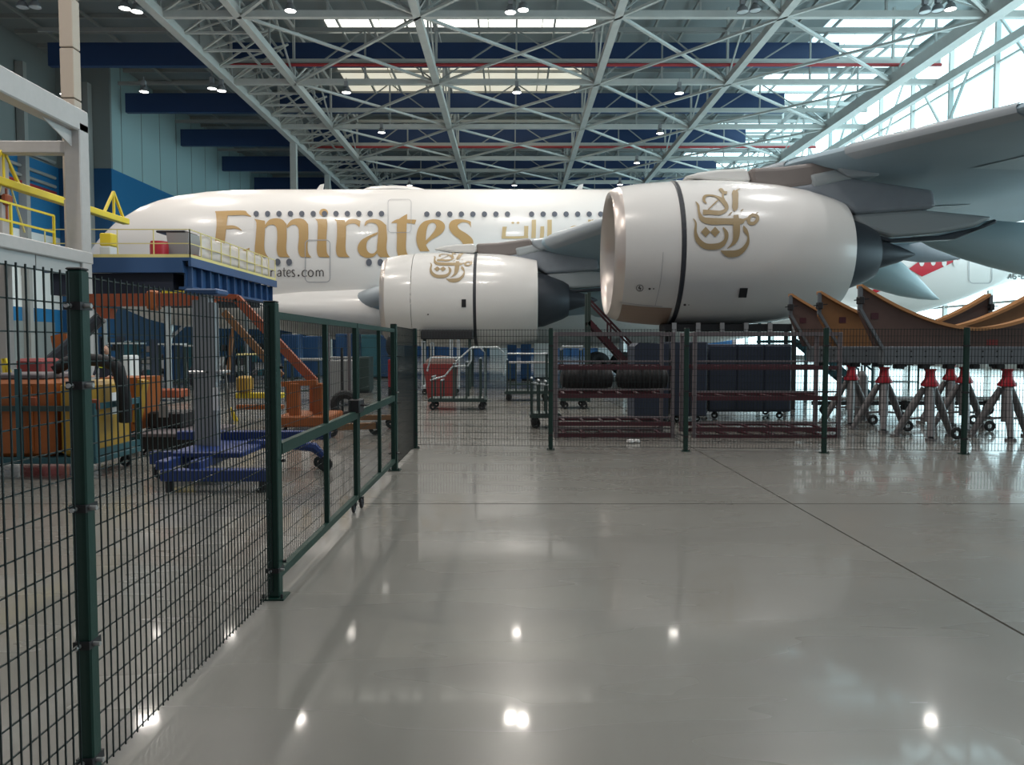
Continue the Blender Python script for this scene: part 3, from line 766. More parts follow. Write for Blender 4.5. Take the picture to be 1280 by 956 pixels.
def emblem(b, s):
    for pth in ([(265,352,10),(240,325,26),(245,285,30),(290,270,16),(360,282,20),(425,325,44),(465,385,40),(445,430,30),(400,452,20)],
                [(228,440,52),(300,440,46),(400,445,44),(455,415,24)], [(280,415,12),(330,365,12),(380,318,14)],
                [(392,222,26),(412,215,36),(430,240,30),(470,246,30)], [(432,240,22),(428,290,20),(440,320,24)],
                [(520,262,10),(548,240,60),(552,320,56),(548,395,56),(540,428,12)], [(555,238,26),(572,216,14),(600,206,6)],
                [(155,332,6),(182,372,22),(190,440,24),(222,505,48),(300,528,66),(450,530,62),(600,530,60),(640,515,26),(690,488,12)],
                [(725,465,34),(768,480,34),(770,515,34),(735,550,34),(692,545,34),(684,510,34),(705,475,34),(735,463,34)],
                [(558,465,48),(563,560,68),(562,660,66),(545,730,44),(505,775,20),(470,802,5)],
                [(130,500,5),(157,545,18),(155,640,28),(182,720,50),(250,775,58),(340,783,62),(410,765,56),(455,715,36),(462,650,40),(430,590,12)],
                [(632,572,5),(652,620,42),(680,680,18),(672,750,34),(625,815,48),(560,850,66),(475,852,62),(405,822,6)],
                [(480,472,4),(500,455,14),(520,435,6)], [(604,430,4),(618,418,12),(632,410,4)], [(760,452,12),(780,438,5)]):
        stroke(b, pth, s, 1.0, 2)
    disc(b, 256, 636, 48, 52, s, 4); disc(b, 350, 636, 48, 52, s, 4)
for parent, fn in ((eo, em_out), (ei, em_in)):
    b = MB(); emblem(b, fn); obj('emblem', b, 'emblem', parent, recalc=False, label='gold calligraphic emblem on the cowl')
def ncy(CX, CY, CZ, pr):
    def s(u, v):
        Y = CY-1.9
        for _ in range(10):
            p = P(u, v, Y); r = prof_r(pr, p.x-CX)+.02; d = max(-.999, min(.999, (p.z-CZ)/r)); Y = CY-r*math.sqrt(1-d*d)
        return P(u, v, Y)
    return s
so = ncy(OCX, OCY, OCZ, [(0,1.7),(.26,1.85),(.7,1.915),(1.2,1.96),(1.62,1.985)]+CO); si = ncy(ICX, ICY, ICZ, CI)
b = MB(); strip(b, [(925,360),(923,372)], [(935,360),(933,372)], so); obj('vent', b, 'black', eo, recalc=False)
b = MB(); strip(b, [(577,374),(577,384)], [(582.5,374),(582.5,384)], si); obj('vent', b, 'black', ei, recalc=False)
b = MB(); rrect(b, 795.5, 356, 804, 364, 4, .7, so); stroke(b, [(800,357,.8),(798.6,360,1.6),(801,360.5,1.2),(799.6,363.5,.5)], so); obj('caution_mark', b, 'ink', eo, recalc=False)
b = MB()
for u, v, a in ((812,361,1.6),(817,361,1),(856,381,1.8),(861,381,.8),(535,393,1.2)): disc(b, u, v, a, a*.8, so if u > 700 else si, 8)
obj('small_placards', b, 'ink', eo, recalc=False)
b = MB(); stroke(b, [(829,315,.6),(826,350,.6),(819,382,.6)], so); stroke(b, [(775,377.5,.7),(800,381,.7),(828,383,.7)], so)
obj('panel_seams', b, 'outline', eo, recalc=False)
# pylons
def pylon(cy, dx, dz, sc_, eng):
    # outline in the photo at the outboard engine, shifted for the inboard one
    def q(u, v): p = P(u, v, 21.6); return (p.x+dx, 0, p.z+dz)
    def slab(name, pts, m, hw=.32, tp=.5, par=None):
        mb = MB(); n = len(pts); A = [q(*p) for p in pts]; zmax = max(a[2] for a in A)
        cxm = sum(a[0] for a in A)/n; czm = sum(a[2] for a in A)/n
        v1 = [(a[0], cy-hw, a[2]) for a in A]; v2 = [(a[0], cy+hw, a[2]) for a in A]
        v0 = [(cxm+(a[0]-cxm)*1.0, cy-hw*tp, a[2]+(.06 if a[2] > czm else -.03)) for a in A]
        v3 = [(x, 2*cy-y, z) for x, y, z in v0]
        vs = v1+v2; fs = [tuple(range(n)), tuple(range(2*n-1, n-1, -1))]+[(i, n+i, n+(i+1)%n, (i+1)%n) for i in range(n)]
        mb.add(vs, fs); o = obj(name, mb, m, par or plane)
        bv = o.modifiers.new('soft', 'BEVEL'); bv.width = .12; bv.segments = 3; bv.limit_method = 'ANGLE'
        return o
    m0 = slab('pylon', [(960,237),(1000,232),(1050,224),(1160,240),(1163,262),(1062,270),(1050,262),(1010,245)], 'pylon', .34)
    slab('pylon_nose', [(853,223),(870,218),(895,214.5),(930,212.5),(936,229),(925,231),(890,229)], 'cowl', .3, par=m0)
    slab('upper_fairing', [(933,213),(975,211),(1035,203),(1042,218),(1035,228),(1003,236),(970,240),(935,232)], 'pylonbrown', .36, par=m0)
    slab('access_panel', [(1004,221),(1038,214),(1062,226),(1010,238)], 'pylonlite', .40, par=m0)
    slab('wing_fillet', [(1036,206),(1085,200),(1092,224),(1052,226),(1038,216)], 'slat', .5, par=m0)
    slab('heat_shield', [(1062,268),(1145,263),(1238,272),(1215,284),(1165,293),(1110,297),(1078,288),(1064,280)], 'pylonlite', .24, par=m0)
    slab('lower_aft_edge', [(1064,284),(1080,291),(1112,299),(1170,295),(1225,283),(1240,274),(1243,279),(1190,300),(1110,304),(1070,296)], 'core', .18, par=m0)
    return m0
pylon(21.6, 0, 0, 1, eo)
pylon(32.4, ICX-OCX-.05, ICZ-OCZ, 1, ei)
# nose landing gear and body gear
ng = MB().cyl((-21.4,YC,.6),(-21.0,YC,4.2),.16,12).bar((-21.2,YC,2.2),(-19.6,YC,3.6),.14)
gear = obj('nose_gear', ng, 'steel', plane)
for dy in (-.38,.38):
    obj('wheel', MB().torus((-21.4,YC+dy,.62),.40,.22,'Y',24,10), 'blackrubber', gear, smooth='full'); obj('wheel_hub', MB().cyl((-21.4,YC+dy-.17,.62),(-21.4,YC+dy+.17,.62),.27,16), 'steel', gear)
for gx in (6.5, 9.2):
    gb = obj('main_gear', MB().cyl((gx,YC-2.6,.7),(gx,YC-2.6,3.4),.24,12).bar((gx-1.6,YC-2.6,.7),(gx+1.6,YC-2.6,.7),.25), 'steel', plane)
    for wx in (-1.5,0,1.5):
        for dy in (-.6,.6): obj('wheel', MB().torus((gx+wx,YC-2.6+dy,.7),.45,.25,'Y',20,8), 'blackrubber', gb, smooth='full')

# ================================================================== FENCE
FH = 2.025
def mesh_panel(parent, a, b, z0=.06, z1=FH-.01, dv=.05, dh=.11, r=.0026, name='wire_mesh', double=False):
    a = Vector((a[0], a[1], 0)); b = Vector((b[0], b[1], 0)); L = (b-a).length; d = (b-a)/L; n = Vector((-d.y, d.x, 0))
    mb = MB(); k = max(1, round(L/dv))
    for i in range(k+1):
        p = a+d*(L*i/k); mb.bar((p.x,p.y,z0-.01),(p.x,p.y,z1+.012), r*2, r*2, up=(d.x,d.y,0))
    m = max(1, round((z1-z0)/dh))
    for j in range(m+1):
        z = z0+(z1-z0)*j/m
        for sg in ((-1,1) if double else (1,)):
            q = n*sg*(r*1.9); mb.bar(a+q+Vector((0,0,z)), b+q+Vector((0,0,z)), r*2, r*2)
    return obj(name, mb, 'wire', parent, kind='stuff', recalc=False)
def fence_post(parent, x, y, s=.06, h=FH+.01, clamps=(.35,1.1,1.75), dirs='y'):
    p = obj('post', MB().bbox(x-s/2,y-s/2,0.012,x+s/2,y+s/2,h,.006), 'green', parent)
    obj('base_plate', MB().box(x-s*.95,y-s*.95,0,x+s*.95,y+s*.95,.012), 'green', p)
    obj('post_cap', MB().bbox(x-s*.5,y-s*.5,h,x+s*.5,y+s*.5,h+.01,.004), 'black', p)
    for z in clamps:
        b = MB().box(x-s*.53,y-s*.7,z-.015,x+s*.53,y+s*.7,z+.015)
        obj('clamp', b, 'black', p)
        if dirs == 'y': [obj('clamp_bolt', q, 'steel', p) for q in (MB().cyl((x+s*.5,y-s*.2,z),(x+s*.5+.028,y-s*.2,z),.009,8), MB().cyl((x-s*.1,y-s*.68,z),(x-s*.1,y-s*.68-.03,z),.009,8))]
    for sx in (-1,1):
        obj('anchor_bolt', MB().cyl((x+sx*s*.75,y-s*.7,.012),(x+sx*s*.75,y-s*.7,.04),.009,8), 'black', p)
    return p
lf = thing('wire_mesh_fence', 'dark green wire mesh fence in the left foreground, running away to the gate', 'fence', (X0,2.9,0))
PY = [.62, 2.9, 5.22]
for y in PY[1:2]: fence_post(lf, X0, y, .06, clamps=(.14,.6,1.13,1.6,1.9))
mesh_panel(lf, (X0+.0,.66), (X0,2.84)); mesh_panel(lf, (X0,2.92), (X0,5.17))
# gate with its two posts
gt = thing('mesh_gate', 'green framed double wire mesh gate with black lock box, closed', 'gate', (X0,5.25,0))
fence_post(gt, X0, 5.22, .085, clamps=(.2,), h=FH+.02); fence_post(gt, X0, 10.62, .085, clamps=(.25,1.1), h=FH+.02)
def leaf(y0, y1, mid, wheel, lock):
    z0, z1 = .12, 1.985; s = .045
    L = obj('gate_leaf', MB().box(X0-.02,y0,z0,X0+.025,y0+s,z1), 'green', gt)
    obj('end_stile', MB().box(X0-.02,y1-s,z0,X0+.025,y1,z1), 'green', L)
    obj('bottom_rail', MB().box(X0-.02,y0+s,z0,X0+.025,y1-s,z0+.055), 'green', L)
    obj('top_rail', MB().box(X0-.02,y0+s,z1-.05,X0+.025,y1-s,z1), 'green', L)
    obj('middle_rail', MB().box(X0-.02,y0+s,.985,X0+.03,y1-s,1.065), 'green', L)
    obj('middle_stile', MB().box(X0-.02,mid-.022,z0+.055,X0+.02,mid+.022,.985), 'green', L); obj('middle_stile', MB().box(X0-.02,mid-.022,1.065,X0+.02,mid+.022,z1-.05), 'green', L)
    for a, b in ((y0+s,mid-.022),(mid+.022,y1-s)):
        mesh_panel(L, (X0-.024,a), (X0-.024,b), z0+.03, z1-.03, double=False, r=.0019)
    return L
l1 = leaf(5.29, 8.0, 6.72, 0, 1); l2 = leaf(8.03, 10.56, 9.42, 1, 0)
obj('lock_box', MB().bbox(X0-.05,7.86,1.05,X0+.07,8.1,1.19,.01), 'black', l1); obj('door_handle', MB().tube([(X0+.07,7.9,1.13),(X0+.13,7.9,1.13),(X0+.13,8.04,1.13)],.01,8), 'black', l1)
obj('caster', MB().torus((X0-.01,7.9,.062),.045,.017,'X',16,8).box(X0-.03,7.87,.07,X0+.02,7.93,.125), 'black', l1)
obj('caster', MB().torus((X0+.03,8.12,.062),.045,.017,'X',16,8).box(X0+.0,8.09,.07,X0+.05,8.15,.125), 'black', l2)
for z in (.24, 1.6, .95):
    obj('hinge', MB().cyl((X0+.01,5.26,z),(X0+.01,5.3,z),.018,10).cyl((X0+.02,5.27,z),(X0+.065,5.27,z),.011,8), 'black', l1)
    obj('hinge', MB().cyl((X0+.01,10.55,z),(X0+.01,10.6,z),.018,10).cyl((X0-.09,10.6,z),(X0+.1,10.6,z),.008,8), 'black', l2)
# far fence
bk = thing('wire_mesh_fence', 'long dark green wire mesh fence across the middle, beyond the bare floor', 'fence', (X0,12.94,0))
BP = [(X0,12.94),(.65,12.74),(2.88,12.55),(5.10,12.36),(7.30,12.22),(9.52,12.05),(11.7,11.9)]
for i, (x, y) in enumerate(BP): fence_post(bk, x, y, .07, clamps=(.25,1.0,1.75), dirs='x')
for a, b in zip(BP, BP[1:]): mesh_panel(bk, (a[0]+.035,a[1]), (b[0]-.035,b[1]), double=False, r=.0031)
mesh_panel(bk, (X0,10.67), (X0,12.9), double=False)

# ================================================================== LEFT SIDE
# white gantry (docking bay frame)
gy = thing('dock_gantry', 'big white steel portal frame of box beams at the left edge', 'gantry', (-14.3,25,0))
obj('post', MB().bbox(-14.55,25.0,0,-14.02,25.55,9.0,.03), 'gantry', gy)
obj('upper_beam', MB().bbox(-14.55,9,8.72,-14.02,25.55,9.45,.04), 'gantry', gy)
obj('corner_gusset', MB().prism([(-14.3,24.99,8.72),(-14.3,24.99,8.2),(-14.3,23.4,8.72)],(.03,0,0)), 'gantry', gy)
obj('deck_beam', MB().bbox(-14.6,12,4.45,-14.0,25.6,4.85,.03), 'gantry', gy)
for k in range(5): obj('side_panel', MB().box(-14.2,13.1+2.4*k,4.0,-14.12,15.45+2.4*k,4.45), 'gantrypanel', gy)
obj('cross_beam', MB().bbox(-20,25.0,8.0,-14.5,25.4,8.4,.03), 'gantry', gy)
obj('walkway', MB().box(-16.6,12,4.6,-14.6,25.5,4.75), 'gantrypanel', gy)
obj('far_post', MB().bbox(-17.0,25,0,-16.6,25.4,8.0,.02), 'gantry', gy)
def railing(parent, pts, h=1.0, m='yellow', step=1.3, r=.035, mids=(.5,), toe=True, name='guard_rail'):
    for a, b in zip(pts, pts[1:]):
        a = Vector(a); b = Vector(b); L = (b-a).length; n = max(1, round(L/step)); d = (b-a)/n
        for i in range(n+1): p = a+d*i; obj('rail_post', MB().bar(p, p+Vector((0,0,h)), r*1.6), m, parent)
        for z in (1.0,)+tuple(mids): obj(name, MB().bar(a+Vector((0,0,h*z)), b+Vector((0,0,h*z)), r*1.5), m, parent)
        if toe: obj('toe_board', MB().bar(a+Vector((0,0,.06)), b+Vector((0,0,.06)), .03, .12), m, parent)
railing(gy, [(-14.7,12,4.86),(-14.7,24.6,4.86)], 1.05, 'yellow', 2.1, .04, toe=False)
railing(gy, [(-16.5,12,4.76),(-16.5,24.6,4.76)], 1.05, 'yellow', 2.1, .03, toe=False)
ms = thing('square_mast', 'tall beige square mast rising out of the frame behind the white gantry', 'mast', (-15.2,26.6,0))
for k in range(13): obj('mast_section', MB().bbox(-15.42,26.4,k*1.7+.02,-14.95,26.85,(k+1)*1.7-.02,.02), 'beige', ms)
cr_ = thing('yellow_jib_beam', 'yellow overhead lifting beam with two triangular frames behind the gantry post', 'hoist', (-16.6,27,0))
obj('beam', MB().bbox(-16.75,20,6.95,-16.45,33.0,7.2,.02), 'yellow', cr_)
obj('support_column', MB().box(-16.8,20.1,0,-16.4,20.5,6.95), 'yellow', cr_)
for y in (25.1, 32.0):
    obj('triangle_frame', MB().bar((-16.6,y-.75,7.2),(-16.6,y,8.15),.09).bar((-16.6,y+.75,7.2),(-16.6,y,8.15),.09).bar((-16.6,y,7.2),(-16.6,y,8.1),.08), 'yellow', cr_)
obj('chain_hoist', MB().bbox(-16.75,25.0,6.35,-16.45,25.35,6.7,.05).cyl((-16.6,25.2,5.9),(-16.6,25.2,6.9),.05,8), 'rust', cr_)
for dy in (-.8,.9): obj('lifting_strap', MB().bar((-16.6,25.2+dy*.3,6.95),(-16.6,25.2+dy,5.6),.05), 'yellow2', cr_)

# blue docking platform
pf = thing('docking_platform', 'raised blue platform with pale yellow guard rails under the airliner nose', 'platform', (-13,28,0))
XA, XB, YA, YB, ZP = -17.2, -11.75, 28.0, 38.2, 4.98
obj('deck', MB().box(XA,YA,ZP-.12,XB,YB,ZP), 'plat', pf)
obj('front_beam', MB().box(XA,YA-.02,ZP-.55,XB-.3,YA+.25,ZP-.12), 'plat', pf)
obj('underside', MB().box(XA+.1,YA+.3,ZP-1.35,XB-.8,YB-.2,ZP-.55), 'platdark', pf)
obj('side_fascia', MB().box(XB-.1,YA,ZP-.32,XB,YB,ZP-.12), 'plat', pf)
obj('side_web', MB().box(XB-.35,YA+.2,ZP-1.05,XB-.28,YB,ZP-.3), 'plat', pf)
obj('lower_flange', MB().box(XB-.55,YA+.2,ZP-1.15,XB-.05,YB,ZP-1.05), 'plat', pf)
for k in range(12): obj('web_stiffener', MB().box(XB-.3,YA+.3+k*.86,ZP-1.05,XB-.1,YA+.36+k*.86,ZP-.3), 'plat', pf)
obj('yellow_placard', MB().box(XB-1.2,YA+.24,ZP-1.5,XB-.1,YA+.32,ZP-1.2), 'yellow', pf)
for (x, y) in ((-15.3,28.6),(-12.9,28.6),(-15.3,37),(-12.9,37)): obj('support_leg', MB().bar((x,y,0),(x,y,ZP-1.3),.14), 'tube', pf)
railing(pf, [(XA+.1,YA+.05,ZP),(XB-.05,YA+.05,ZP)], 1.02, 'yellow2', 1.3, .022)
railing(pf, [(XB-.05,YA+.05,ZP),(XB-.05,YB-.1,ZP)], 1.02, 'yellow2', 1.05, .022)
obj('roller', MB().cyl((XB-.3,YB-.3,3.5),(XB+.1,YB-.3,3.5),.16,14), 'black', pf); obj('roller_arm', MB().bar((XB-.3,YB-.3,3.5),(XB-.3,YB-.3,ZP-1),.12), 'black', pf)
bx = lambda u0, v0, u1, v1, Y: (P(u0,v1,Y), P(u1,v0,Y))
def px_box(name, u0, v0, u1, v1, Y, dy, m, lab, cat, bev=.03):
    a, b_ = bx(u0, v0, u1, v1, Y); o = obj(name, MB().bbox(a.x,Y,a.z,b_.x,Y+dy,b_.z,bev), m); return tag(o, lab, cat)
def deck_box(name, u0, v0, u1, dx_y, dy, m, lab, cat, z=ZP+.001, bev=.03):
    a = P(u0, v0, dx_y); b_ = P(u1, v0, dx_y); o = obj(name, MB().bbox(a.x,dx_y,z,b_.x,dx_y+dy,a.z,bev), m); return tag(o, lab, cat)
deck_box('yellow_bin', 124, 291, 139, 28.6, .5, 'yellow', 'yellow and white bin at the left end of the blue platform', 'bin', z=P(124,307,28.6).z)
deck_box('white_box', 124, 307.5, 138, 28.55, .55, 'wall_white', 'white box under the yellow bin on the blue platform', 'box')
# red barrel and grey skip
a = P(199, 302, 29.5); t = obj('red_barrel', MB().lathe([(0,0),(0,.33),(.3,.34),(.6,.34),(a.z-ZP,.31),(a.z-ZP,0)],20,'Z',(a.x,29.5,ZP+.001)), 'jackred', smooth=True); tag(t, 'red barrel standing on the blue platform beside the grey waste skip', 'barrel')
a = P(209, 291, 30.0); b_ = P(237, 291, 30.0); mb = MB()
mb.add([(a.x+.1,30,ZP+.001),(b_.x-.12,30,ZP+.001),(b_.x-.12,31,ZP+.001),(a.x+.1,31,ZP+.001),(a.x,29.9,a.z),(b_.x,29.9,a.z),(b_.x,31.1,a.z),(a.x,31.1,a.z)],[(0,3,2,1),(0,1,5,4),(1,2,6,5),(2,3,7,6),(3,0,4,7),(4,5,6,7)])
skip = thing('waste_skip', 'grey plastic waste skip with black lid rim on the blue platform', 'bin', (a.x,30,ZP))
obj('body', mb, 'greyplastic', skip); obj('lid', MB().bbox(P(190,0,30).x,29.88,a.z,P(227,0,30).x,31.1,a.z+.08,.02), 'black', skip)
a = P(226,316,29); b_ = P(247,316,29); t = obj('red_crate', MB().bbox(a.x,29,ZP+.001,b_.x-.1,29.6,ZP+.22,.02), 'rust'); tag(t, 'low orange red crate at the right corner of the blue platform', 'crate')
# plastic film on the side railing
mb = MB(); nx = 14
for i in range(nx+1):
    for j in range(6):
        y = YA+1.2+ (YB-YA-2.0)*i/nx; mb.v.append((XB-.12+.05*math.sin(i*1.9+j), y, ZP+.12+.85*j/5+(.06*math.sin(i*2.3) if j == 5 else 0)))
for i in range(nx):
    for j in range(5): mb.f.append((i*6+j,i*6+j+1,(i+1)*6+j+1,(i+1)*6+j))
t = obj('plastic_sheet', mb, 'plasticfilm', smooth='full'); sm = t.modifiers.new('thick','SOLIDIFY'); sm.thickness = .01; tag(t, 'crumpled pale plastic sheeting hung along the right side rail of the blue platform', 'sheet')

# orange hoist spanning behind the fence
def pp(u, v, Y): return P(u, v, Y)
cn = thing('mobile_hoist', 'large orange mobile hoist with a horizontal boom below the blue platform', 'hoist', (-6.2,16,0))
Y1 = 16.0
obj('boom', MB().bar(pp(112,375.5,Y1), pp(268,374,Y1), .22, .26), 'rust', cn)
obj('boom_bracket', MB().bbox(pp(178,0,Y1).x,Y1-.16,pp(0,388,Y1).z,pp(190,0,Y1).x,Y1+.16,pp(0,363,Y1).z,.04), 'orange', cn)
obj('boom_bracket', MB().bbox(pp(241,0,Y1).x,Y1-.15,pp(0,391,Y1).z,pp(249,0,Y1).x,Y1+.15,pp(0,374,Y1).z,.02), 'rust', cn)
obj('boom_knee', MB().prism([pp(112,381,Y1-.1),pp(141,384,Y1-.1),pp(137,398,Y1-.1),pp(128,398,Y1-.1)],(0,.2,0)), 'rust', cn)
obj('hydraulic_ram', MB().tube([pp(126,397,Y1),pp(70,447,Y1),pp(33,478,Y1)],[.13,.15,.12],12), 'core', cn)
obj('ram_rod', MB().cyl(pp(133,392,Y1), pp(112,408,Y1), .05, 10), 'steel', cn)
obj('rear_mast', MB().prism([pp(63,420,Y1+.1),pp(83,415,Y1+.1),pp(84,448,Y1+.1),pp(60,478,Y1+.1),pp(46,478,Y1+.1),pp(68,446,Y1+.1)],(0,.24,0)), 'orange', cn)
obj('rear_base', MB().bbox(pp(2,0,Y1).x,Y1-.5,.12,pp(96,0,Y1).x,Y1+.6,.32,.03), 'orange', cn)
obj('rear_post', MB().bbox(pp(50,0,Y1).x,Y1,.3,pp(62,0,Y1).x,Y1+.25,pp(0,470,Y1).z,.02), 'orange', cn)
for dy in (0, .75):
    yy = Y1-.3+dy
    obj('front_strut', MB().bar(pp(266,371,yy), pp(297,373,yy), .13, .16).bar(pp(296,373,yy), pp(393,477,yy), .13, .17), 'rust', cn)
    obj('lower_strut', MB().bar(pp(280,390,yy), pp(352,470,yy), .1, .14), 'woodtan', cn)
for (u, yy) in ((360,15.3),(356,16.1),(390,15.5),(386,16.3)):
    obj('frame_leg', MB().bbox(pp(u-6,0,yy).x,yy,.3,pp(u+7,0,yy).x,yy+.16,pp(0,479,yy).z,.015), 'orange', cn)
obj('frame_top', MB().bar(pp(353,480,15.4), pp(397,478,15.4), .16, .1), 'orange', cn)
obj('frame_base', MB().bbox(pp(336,0,15.2).x,15.15,.12,pp(404,0,15.2).x,16.6,.34,.03), 'orange', cn)
for (u, yy) in ((345,15.3),(398,15.4),(345,16.6),(398,16.6),(10,15.7),(90,15.7)): obj('wheel', MB().torus((pp(u,0,yy).x,yy,.1),.07,.03,'Y',14,8), 'blackrubber', cn)
# blue stand with aluminium mast
st = thing('telescopic_mast_lift', 'tall ribbed aluminium mast on blue wheeled legs behind the mesh fence', 'lift', (-4.05,10.2,0))
for k, (dx, w_, zt) in enumerate(((-.13,.1,2.36),(-.03,.07,2.44),(.05,.07,2.44),(.13,.08,2.32))):
    obj('mast_rail', MB().bbox(-4.08+dx-w_/2,10.15-.05*k,.16,-4.08+dx+w_/2,10.32-.05*k,zt,.008), 'alu', st)
obj('mast_bracket', MB().bbox(-4.3,10.05,1.38,-3.85,10.4,1.42,.01), 'steel', st)
obj('white_label', MB().box(-3.93,9.96,.9,-3.86,9.985,1.2), 'paper', st)
obj('mast_head', MB().bbox(-4.3,10.0,2.42,-3.86,10.4,2.5,.02), 'plat', st)
obj('front_beam', MB().bbox(-4.2,9.0,.13,-2.9,9.16,.27,.01), 'blue', st)
obj('rear_beam', MB().bbox(-4.75,10.7,.42,-2.6,10.86,.54,.01), 'blue', st)
obj('left_leg', MB().prism([(-4.75,9.9,.2),(-4.75,9.9,.36),(-4.1,9.9,.36),(-4.0,9.9,.3),(-4.0,9.9,.2)],(0,.14,0)), 'blue', st)
obj('centre_plate', MB().bbox(-4.3,9.5,.34,-3.4,10.8,.42,.02), 'blue', st)
obj('side_leg', MB().bbox(-3.9,9.1,.25,-3.76,10.8,.36,.01), 'blue', st); obj('side_leg', MB().bbox(-4.3,9.1,.25,-4.16,10.8,.36,.01), 'blue', st)
obj('right_arm', MB().tube([(-3.6,10.3,.42),(-3.1,10.4,.40),(-2.75,10.5,.34),(-2.62,10.5,.22)],[.06,.07,.07,.05],8), 'blue', st)
obj('wheel', MB().torus((-2.6,10.5,.105),.07,.035,'Y',18,8), 'blackrubber', st, smooth='full'); 
for (x, y) in ((-4.65,9.95),(-4.65,10.78),(-2.75,10.8)): obj('wheel', MB().torus((x,y,.09),.06,.03,'Y',16,8), 'blackrubber', st, smooth='full')
obj('foot', MB().cyl((-2.98,9.08,0),(-2.98,9.08,.13),.06,12).cyl((-2.98,9.08,0),(-2.98,9.08,.03),.1,12), 'black', st)
obj('foot', MB().cyl((-4.12,9.08,0),(-4.12,9.08,.13),.05,12), 'black', st)
# tank trolley (orange and yellow tanks on teal frame)
tr = thing('tank_trolley', 'teal wheeled trolley carrying the orange and yellow tanks at the left edge', 'trolley', (-6.6,10.4,0))
obj('deck', MB().bbox(-8.4,9.9,.2,-5.45,11.15,.28,.01), 'teal', tr)
for z in (.34, .95): obj('side_rail', MB().bar((-5.48,9.92,z),(-5.48,11.12,z),.05,.08), 'teal', tr)
obj('front_rail', MB().bar((-8.4,9.9,.93),(-5.5,9.9,.93),.04,.07), 'dkgreen', tr)
for (x, y) in ((-5.48,9.92),(-5.48,11.12),(-6.42,9.87),(-8.3,9.9),(-8.3,11.1)): obj('upright', MB().bar((x,y,.28),(x,y,1.0 if x > -6 else 1.45),.06), 'teal', tr)
for (x, y) in ((-5.6,10.95),(-5.75,10.05),(-8.1,10.05),(-8.1,10.95)):
    c_ = obj('caster', MB().torus((x,y,.085),.06,.025,'Y',16,8).box(x-.03,y-.05,.1,x+.03,y+.05,.2), 'blackrubber', tr)
def tank(x0, x1, y0, y1, z1, m, lab):
    t = thing('plastic_tank', lab, 'tank', ((x0+x1)/2,(y0+y1)/2,.281))
    obj('body', MB().bbox(x0,y0,.281,x1,y1,z1,.05), m, t)
    for x in (x0+(x1-x0)*.3, x0+(x1-x0)*.72): obj('moulded_rib', MB().bbox(x-.04,y0-.025,.35,x+.04,y0,z1-.08,.01), m, t)
    obj('latch', MB().bbox((x0+x1)/2+.22,y0-.05,z1-.36,(x0+x1)/2+.34,y0,z1-.22,.01), 'rust', t)
    return t
tank(-8.25,-7.2,9.98,11.0,1.30,'orange','large orange tank at the left edge, inside the teal trolley')
tank(-7.1,-6.05,9.98,11.0,1.30,'orange','second orange tank, between the leftmost orange one and the yellow one')
tank(-5.97,-5.55,9.98,11.05,1.27,'tanky','yellow tank at the right end of the teal trolley with white label')
t = obj('label_plate', MB().box(-5.545,10.5,.8,-5.54,10.65,1.1), 'paper'); tag(t, 'white paper label on the right face of the yellow tank', 'label')
t = obj('flat_tray', MB().bbox(-7.0,10.05,1.302,-6.2,10.9,1.38,.02), 'rackgrey'); tag(t, 'grey flat tray lying on the second orange tank', 'tray')
hs = MB(); hp = []
for k in range(15):
    a_ = math.pi*k/14; hp.append((-5.8-.42*math.cos(a_)*1.0, 10.4, 1.40+.16*math.sin(a_)))
hp = [(-6.22,10.4,1.48)]+hp[1:-1]+[(-5.36,10.42,1.25),(-5.33,10.45,1.0),(-5.36,10.5,.7)]
t = obj('corrugated_hose', hs.tube(hp, .085, 12), 'blackrubber', smooth=True); tag(t, 'black corrugated hose draped over the yellow tank', 'hose')
# orange bin behind with yellow band
ob = thing('orange_container', 'orange container with a yellow end behind the teal trolley', 'container', pp(128,0,12.2)*1)
ob.location = (pp(128,0,12.4).x,12.4,0)
obj('body', MB().prism([(pp(112,0,12.4).x,12.4,.35),(pp(152,0,12.4).x,12.4,.35),(pp(160,0,12.4).x,12.4,pp(0,472,12.4).z),(pp(112,0,12.4).x,12.4,pp(0,472,12.4).z)],(0,.9,0)), 'orange', ob)
obj('end_band', MB().prism([(pp(153,0,12.4).x,12.38,.5),(pp(158,0,12.4).x,12.38,.5),(pp(169,0,12.4).x,12.38,pp(0,476,12.4).z),(pp(161,0,12.4).x,12.38,pp(0,474,12.4).z)],(0,.2,0)), 'tanky', ob)
obj('frame', MB().box(pp(112,0,12.4).x,12.45,0,pp(118,0,12.4).x,12.6,.35).box(pp(146,0,12.4).x,12.45,0,pp(152,0,12.4).x,12.6,.35).box(pp(112,0,12.4).x,13.1,0,pp(118,0,12.4).x,13.2,.35).box(pp(146,0,12.4).x,13.1,0,pp(152,0,12.4).x,13.2,.35), 'teal', ob)
# low dark pallet truck with black crate and bucket
pt = thing('low_platform_cart', 'low dark flatbed cart under the black crate beside the aluminium mast', 'cart', (-6.3,12.5,0))
obj('deck', MB().bbox(pp(172,0,12.6).x,12.0,.30,pp(262,0,12.6).x,13.4,.36,.01), 'rackgrey', pt)
obj('skirt', MB().box(pp(172,0,12.6).x+.05,12.05,.1,pp(262,0,12.6).x-.1,13.3,.30), 'black', pt)
for x in (-6.0,-5.2):
    for y in (12.3,13.1): obj('wheel', MB().torus((x,y,.06),.04,.02,'Y',14,6), 'blackrubber', pt)
a = pp(206,515,12.7); b_ = pp(242,515,12.7)
ct = thing('black_crate', 'black plastic crate with a white label on the low dark cart', 'crate', (a.x,12.7,.361))
obj('body', MB().bbox(a.x-.3,12.7,.361,b_.x-.2,13.25,a.z,.03), 'black', ct); obj('label_plate', MB().box(a.x-.1,12.69,.55,a.x+.06,12.7,.75), 'greyplastic', ct)
